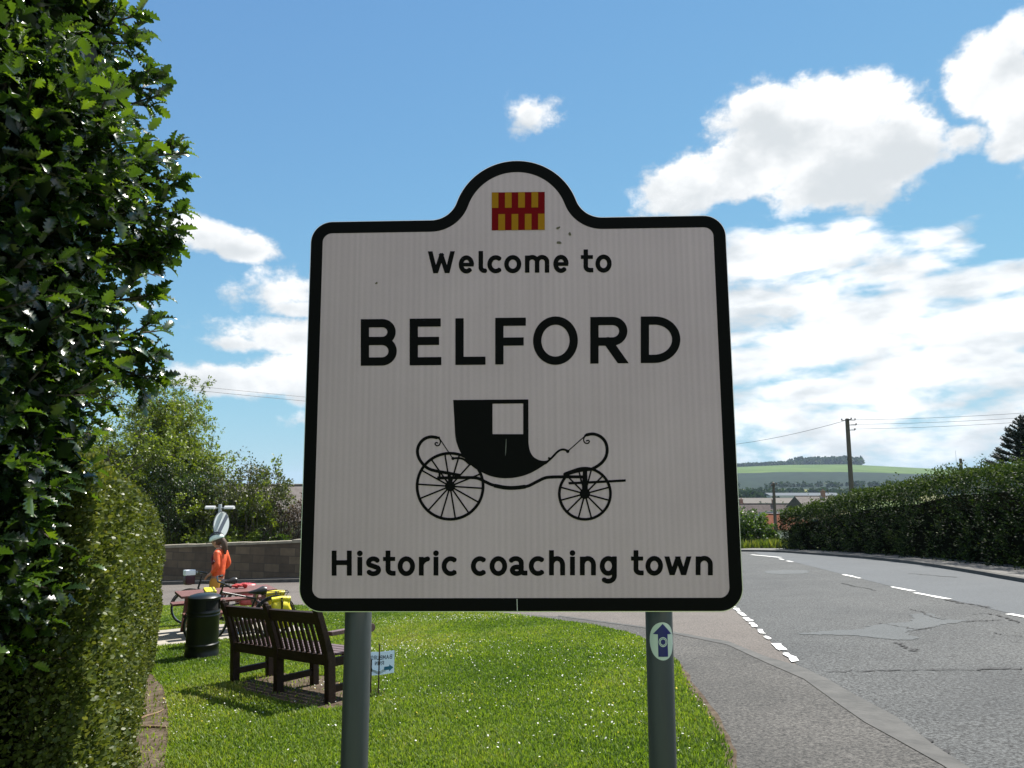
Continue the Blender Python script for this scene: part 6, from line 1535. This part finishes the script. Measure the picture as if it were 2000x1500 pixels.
# woods and trees in the valley and along the ridge
def wood(name, pts, n_tree, rtree, mt, label, seed, per=70, flatten=.75, kind='stuff', leaf=.34):
    rg = np.random.default_rng(seed); P = np.array(pts, float); C = []; D = []; Ls = []; T = []
    for k in range(n_tree):
        t = rg.random() * (len(P) - 1); i = min(int(t), len(P) - 2); c = P[i] + (P[i + 1] - P[i]) * (t - i); x = c[0] + rg.normal(0, c[2] if len(c) > 2 else 5); y = c[1] + rg.normal(0, c[3] if len(c) > 3 else 5); r = rtree * rg.uniform(.7, 1.3); g = hz(x, y); tt = rg.normal(0, .14)
        e = unit(rg.normal(0, 1, (per, 3))) * (rg.random((per, 1)) ** .4) * np.array((r, r, r * 1.15)); C.append(e + (x, y, g + r * 1.05)); D.append(unit(e) + rg.normal(0, .4, (per, 3))); Ls.append(rg.uniform(.7, 1.3, per) * r * leaf * 1.7); T.append(np.clip(rg.normal(.45, .18, per) + tt, 0, 1))
    o = leaf_obj(name, np.concatenate(C), np.concatenate(D), np.concatenate(Ls), (np.array([(-.5, -.45, 0), (.5, -.4, 0), (.55, .5, .1), (-.45, .45, .1)]), [[(0, 1, 2, 3)]]), mt, None, rg, np.concatenate(T), 1.5)
    return tag(o, label, 'wood', kind=kind)
M_wood = leafmat('far_wood_leaf', [(.010, .024, .012), (.018, .040, .016), (.034, .064, .02), (.055, .092, .026)], .7, .2, (1.4, 1.5, .7), .2)
X = lambda px, Y: at(px, 938, Y).x
wood('woodland', [(X(1440, 2150), 2180, 20, 30), (X(1500, 2150), 2170, 20, 30), (X(1575, 2150), 2140, 20, 30)], 300, 4.6, M_wood, 'dark line of trees along the top of the far hill', 1, 34)
wood('woodland', [(X(1575, 2150), 2180, 14, 40), (X(1630, 2150), 2180, 14, 40), (X(1672, 2150), 2190, 8, 40)], 420, 8.6, M_wood, 'dense wood crowning the summit of the far hill', 2, 34)
wood('woodland', [(X(1420, 740), 740, 30, 26), (X(1540, 790), 790, 30, 26), (X(1680, 840), 840, 30, 30), (X(1850, 950), 950, 40, 34), (X(2050, 1000), 1000, 40, 34)], 400, 4.0, M_wood, 'broad belt of deciduous trees across the valley below the hill', 3, 60)
wood('woodland', [(X(1430, 560), 560, 10, 20), (X(1490, 580), 590, 12, 20)], 34, 4.6, M_wood, 'clump of valley trees beyond the warehouse', 4, 110)
wood('woodland', [(X(1440, 1160), 1110, 30, 10), (X(1700, 1180), 1130, 30, 10), (X(1950, 1200), 1180, 30, 10)], 120, 3.4, M_wood, 'hedgerow trees along the foot of the far hill', 5, 40)
for i, (px, Y, tp, hw, lab) in enumerate([(1487, 300, 976, 2.6, 'small round tree in front of the warehouse'), (1512, 140, 992, 2.6, 'bushy tree among the roofs behind the short wooden pole'), (1538, 128, 991, 2.4, 'bushy tree among the roofs beside the hedge end'), (1585, 330, 967, 3.0, 'small dark tree beside the brick chimney'), (1470, 128, 1003, 2.2, 'low bushy tree in front of the long terrace roof'), (1912, 2100, 932, 9, 'lone round tree on the skyline near the monkey puzzle')]):
    rg = np.random.default_rng(400 + i); x = X(px, Y); g = hz(x, Y); h = max(3.0, at(px, tp, Y).z - g); root = empty('valley_tree', (x, Y, g), None, lab, 'tree', 'single trees in the valley')
    lb = [(0, 0, h * .62, hw, hw, h * .38)] + [(rg.uniform(-.6, .6) * hw, rg.uniform(-.5, .5) * hw, h * rg.uniform(.4, .8), hw * .5, hw * .5, h * .2) for k in range(4)]
    shrub_cloud(root, rg, x, Y, lb, 1400, max(.25, hw * .13), M_bush if i in (1, 2, 4) else M_wood, 12)
# ------------------------------------------------------------------ air
def haze():
    m = bpy.data.materials.new('haze_air'); m.use_nodes = True; nt = m.node_tree; nt.nodes.clear(); out = nt.nodes.new('ShaderNodeOutputMaterial'); v = nt.nodes.new('ShaderNodeVolumePrincipled')
    v.inputs['Color'].default_value = (.62, .78, 1.0, 1); v.inputs['Density'].default_value = HAZE; v.inputs['Anisotropy'].default_value = 0.0; nt.links.new(v.outputs[0], out.inputs['Volume'])
    zlo = float(GZ.min()) - 1; zhi = float(max(GZ.max(), 75)) + 20
    mb = MB(); a = 9100; mb.box((0, 4400, (zlo + zhi) / 2), (2 * a, 9400, zhi - zlo)); o = mb.build('haze', m); o.display_type = 'WIRE'; tag(o, 'thin blue summer haze over the valley', 'haze', kind='stuff')
HAZE = 0.9e-4
haze()
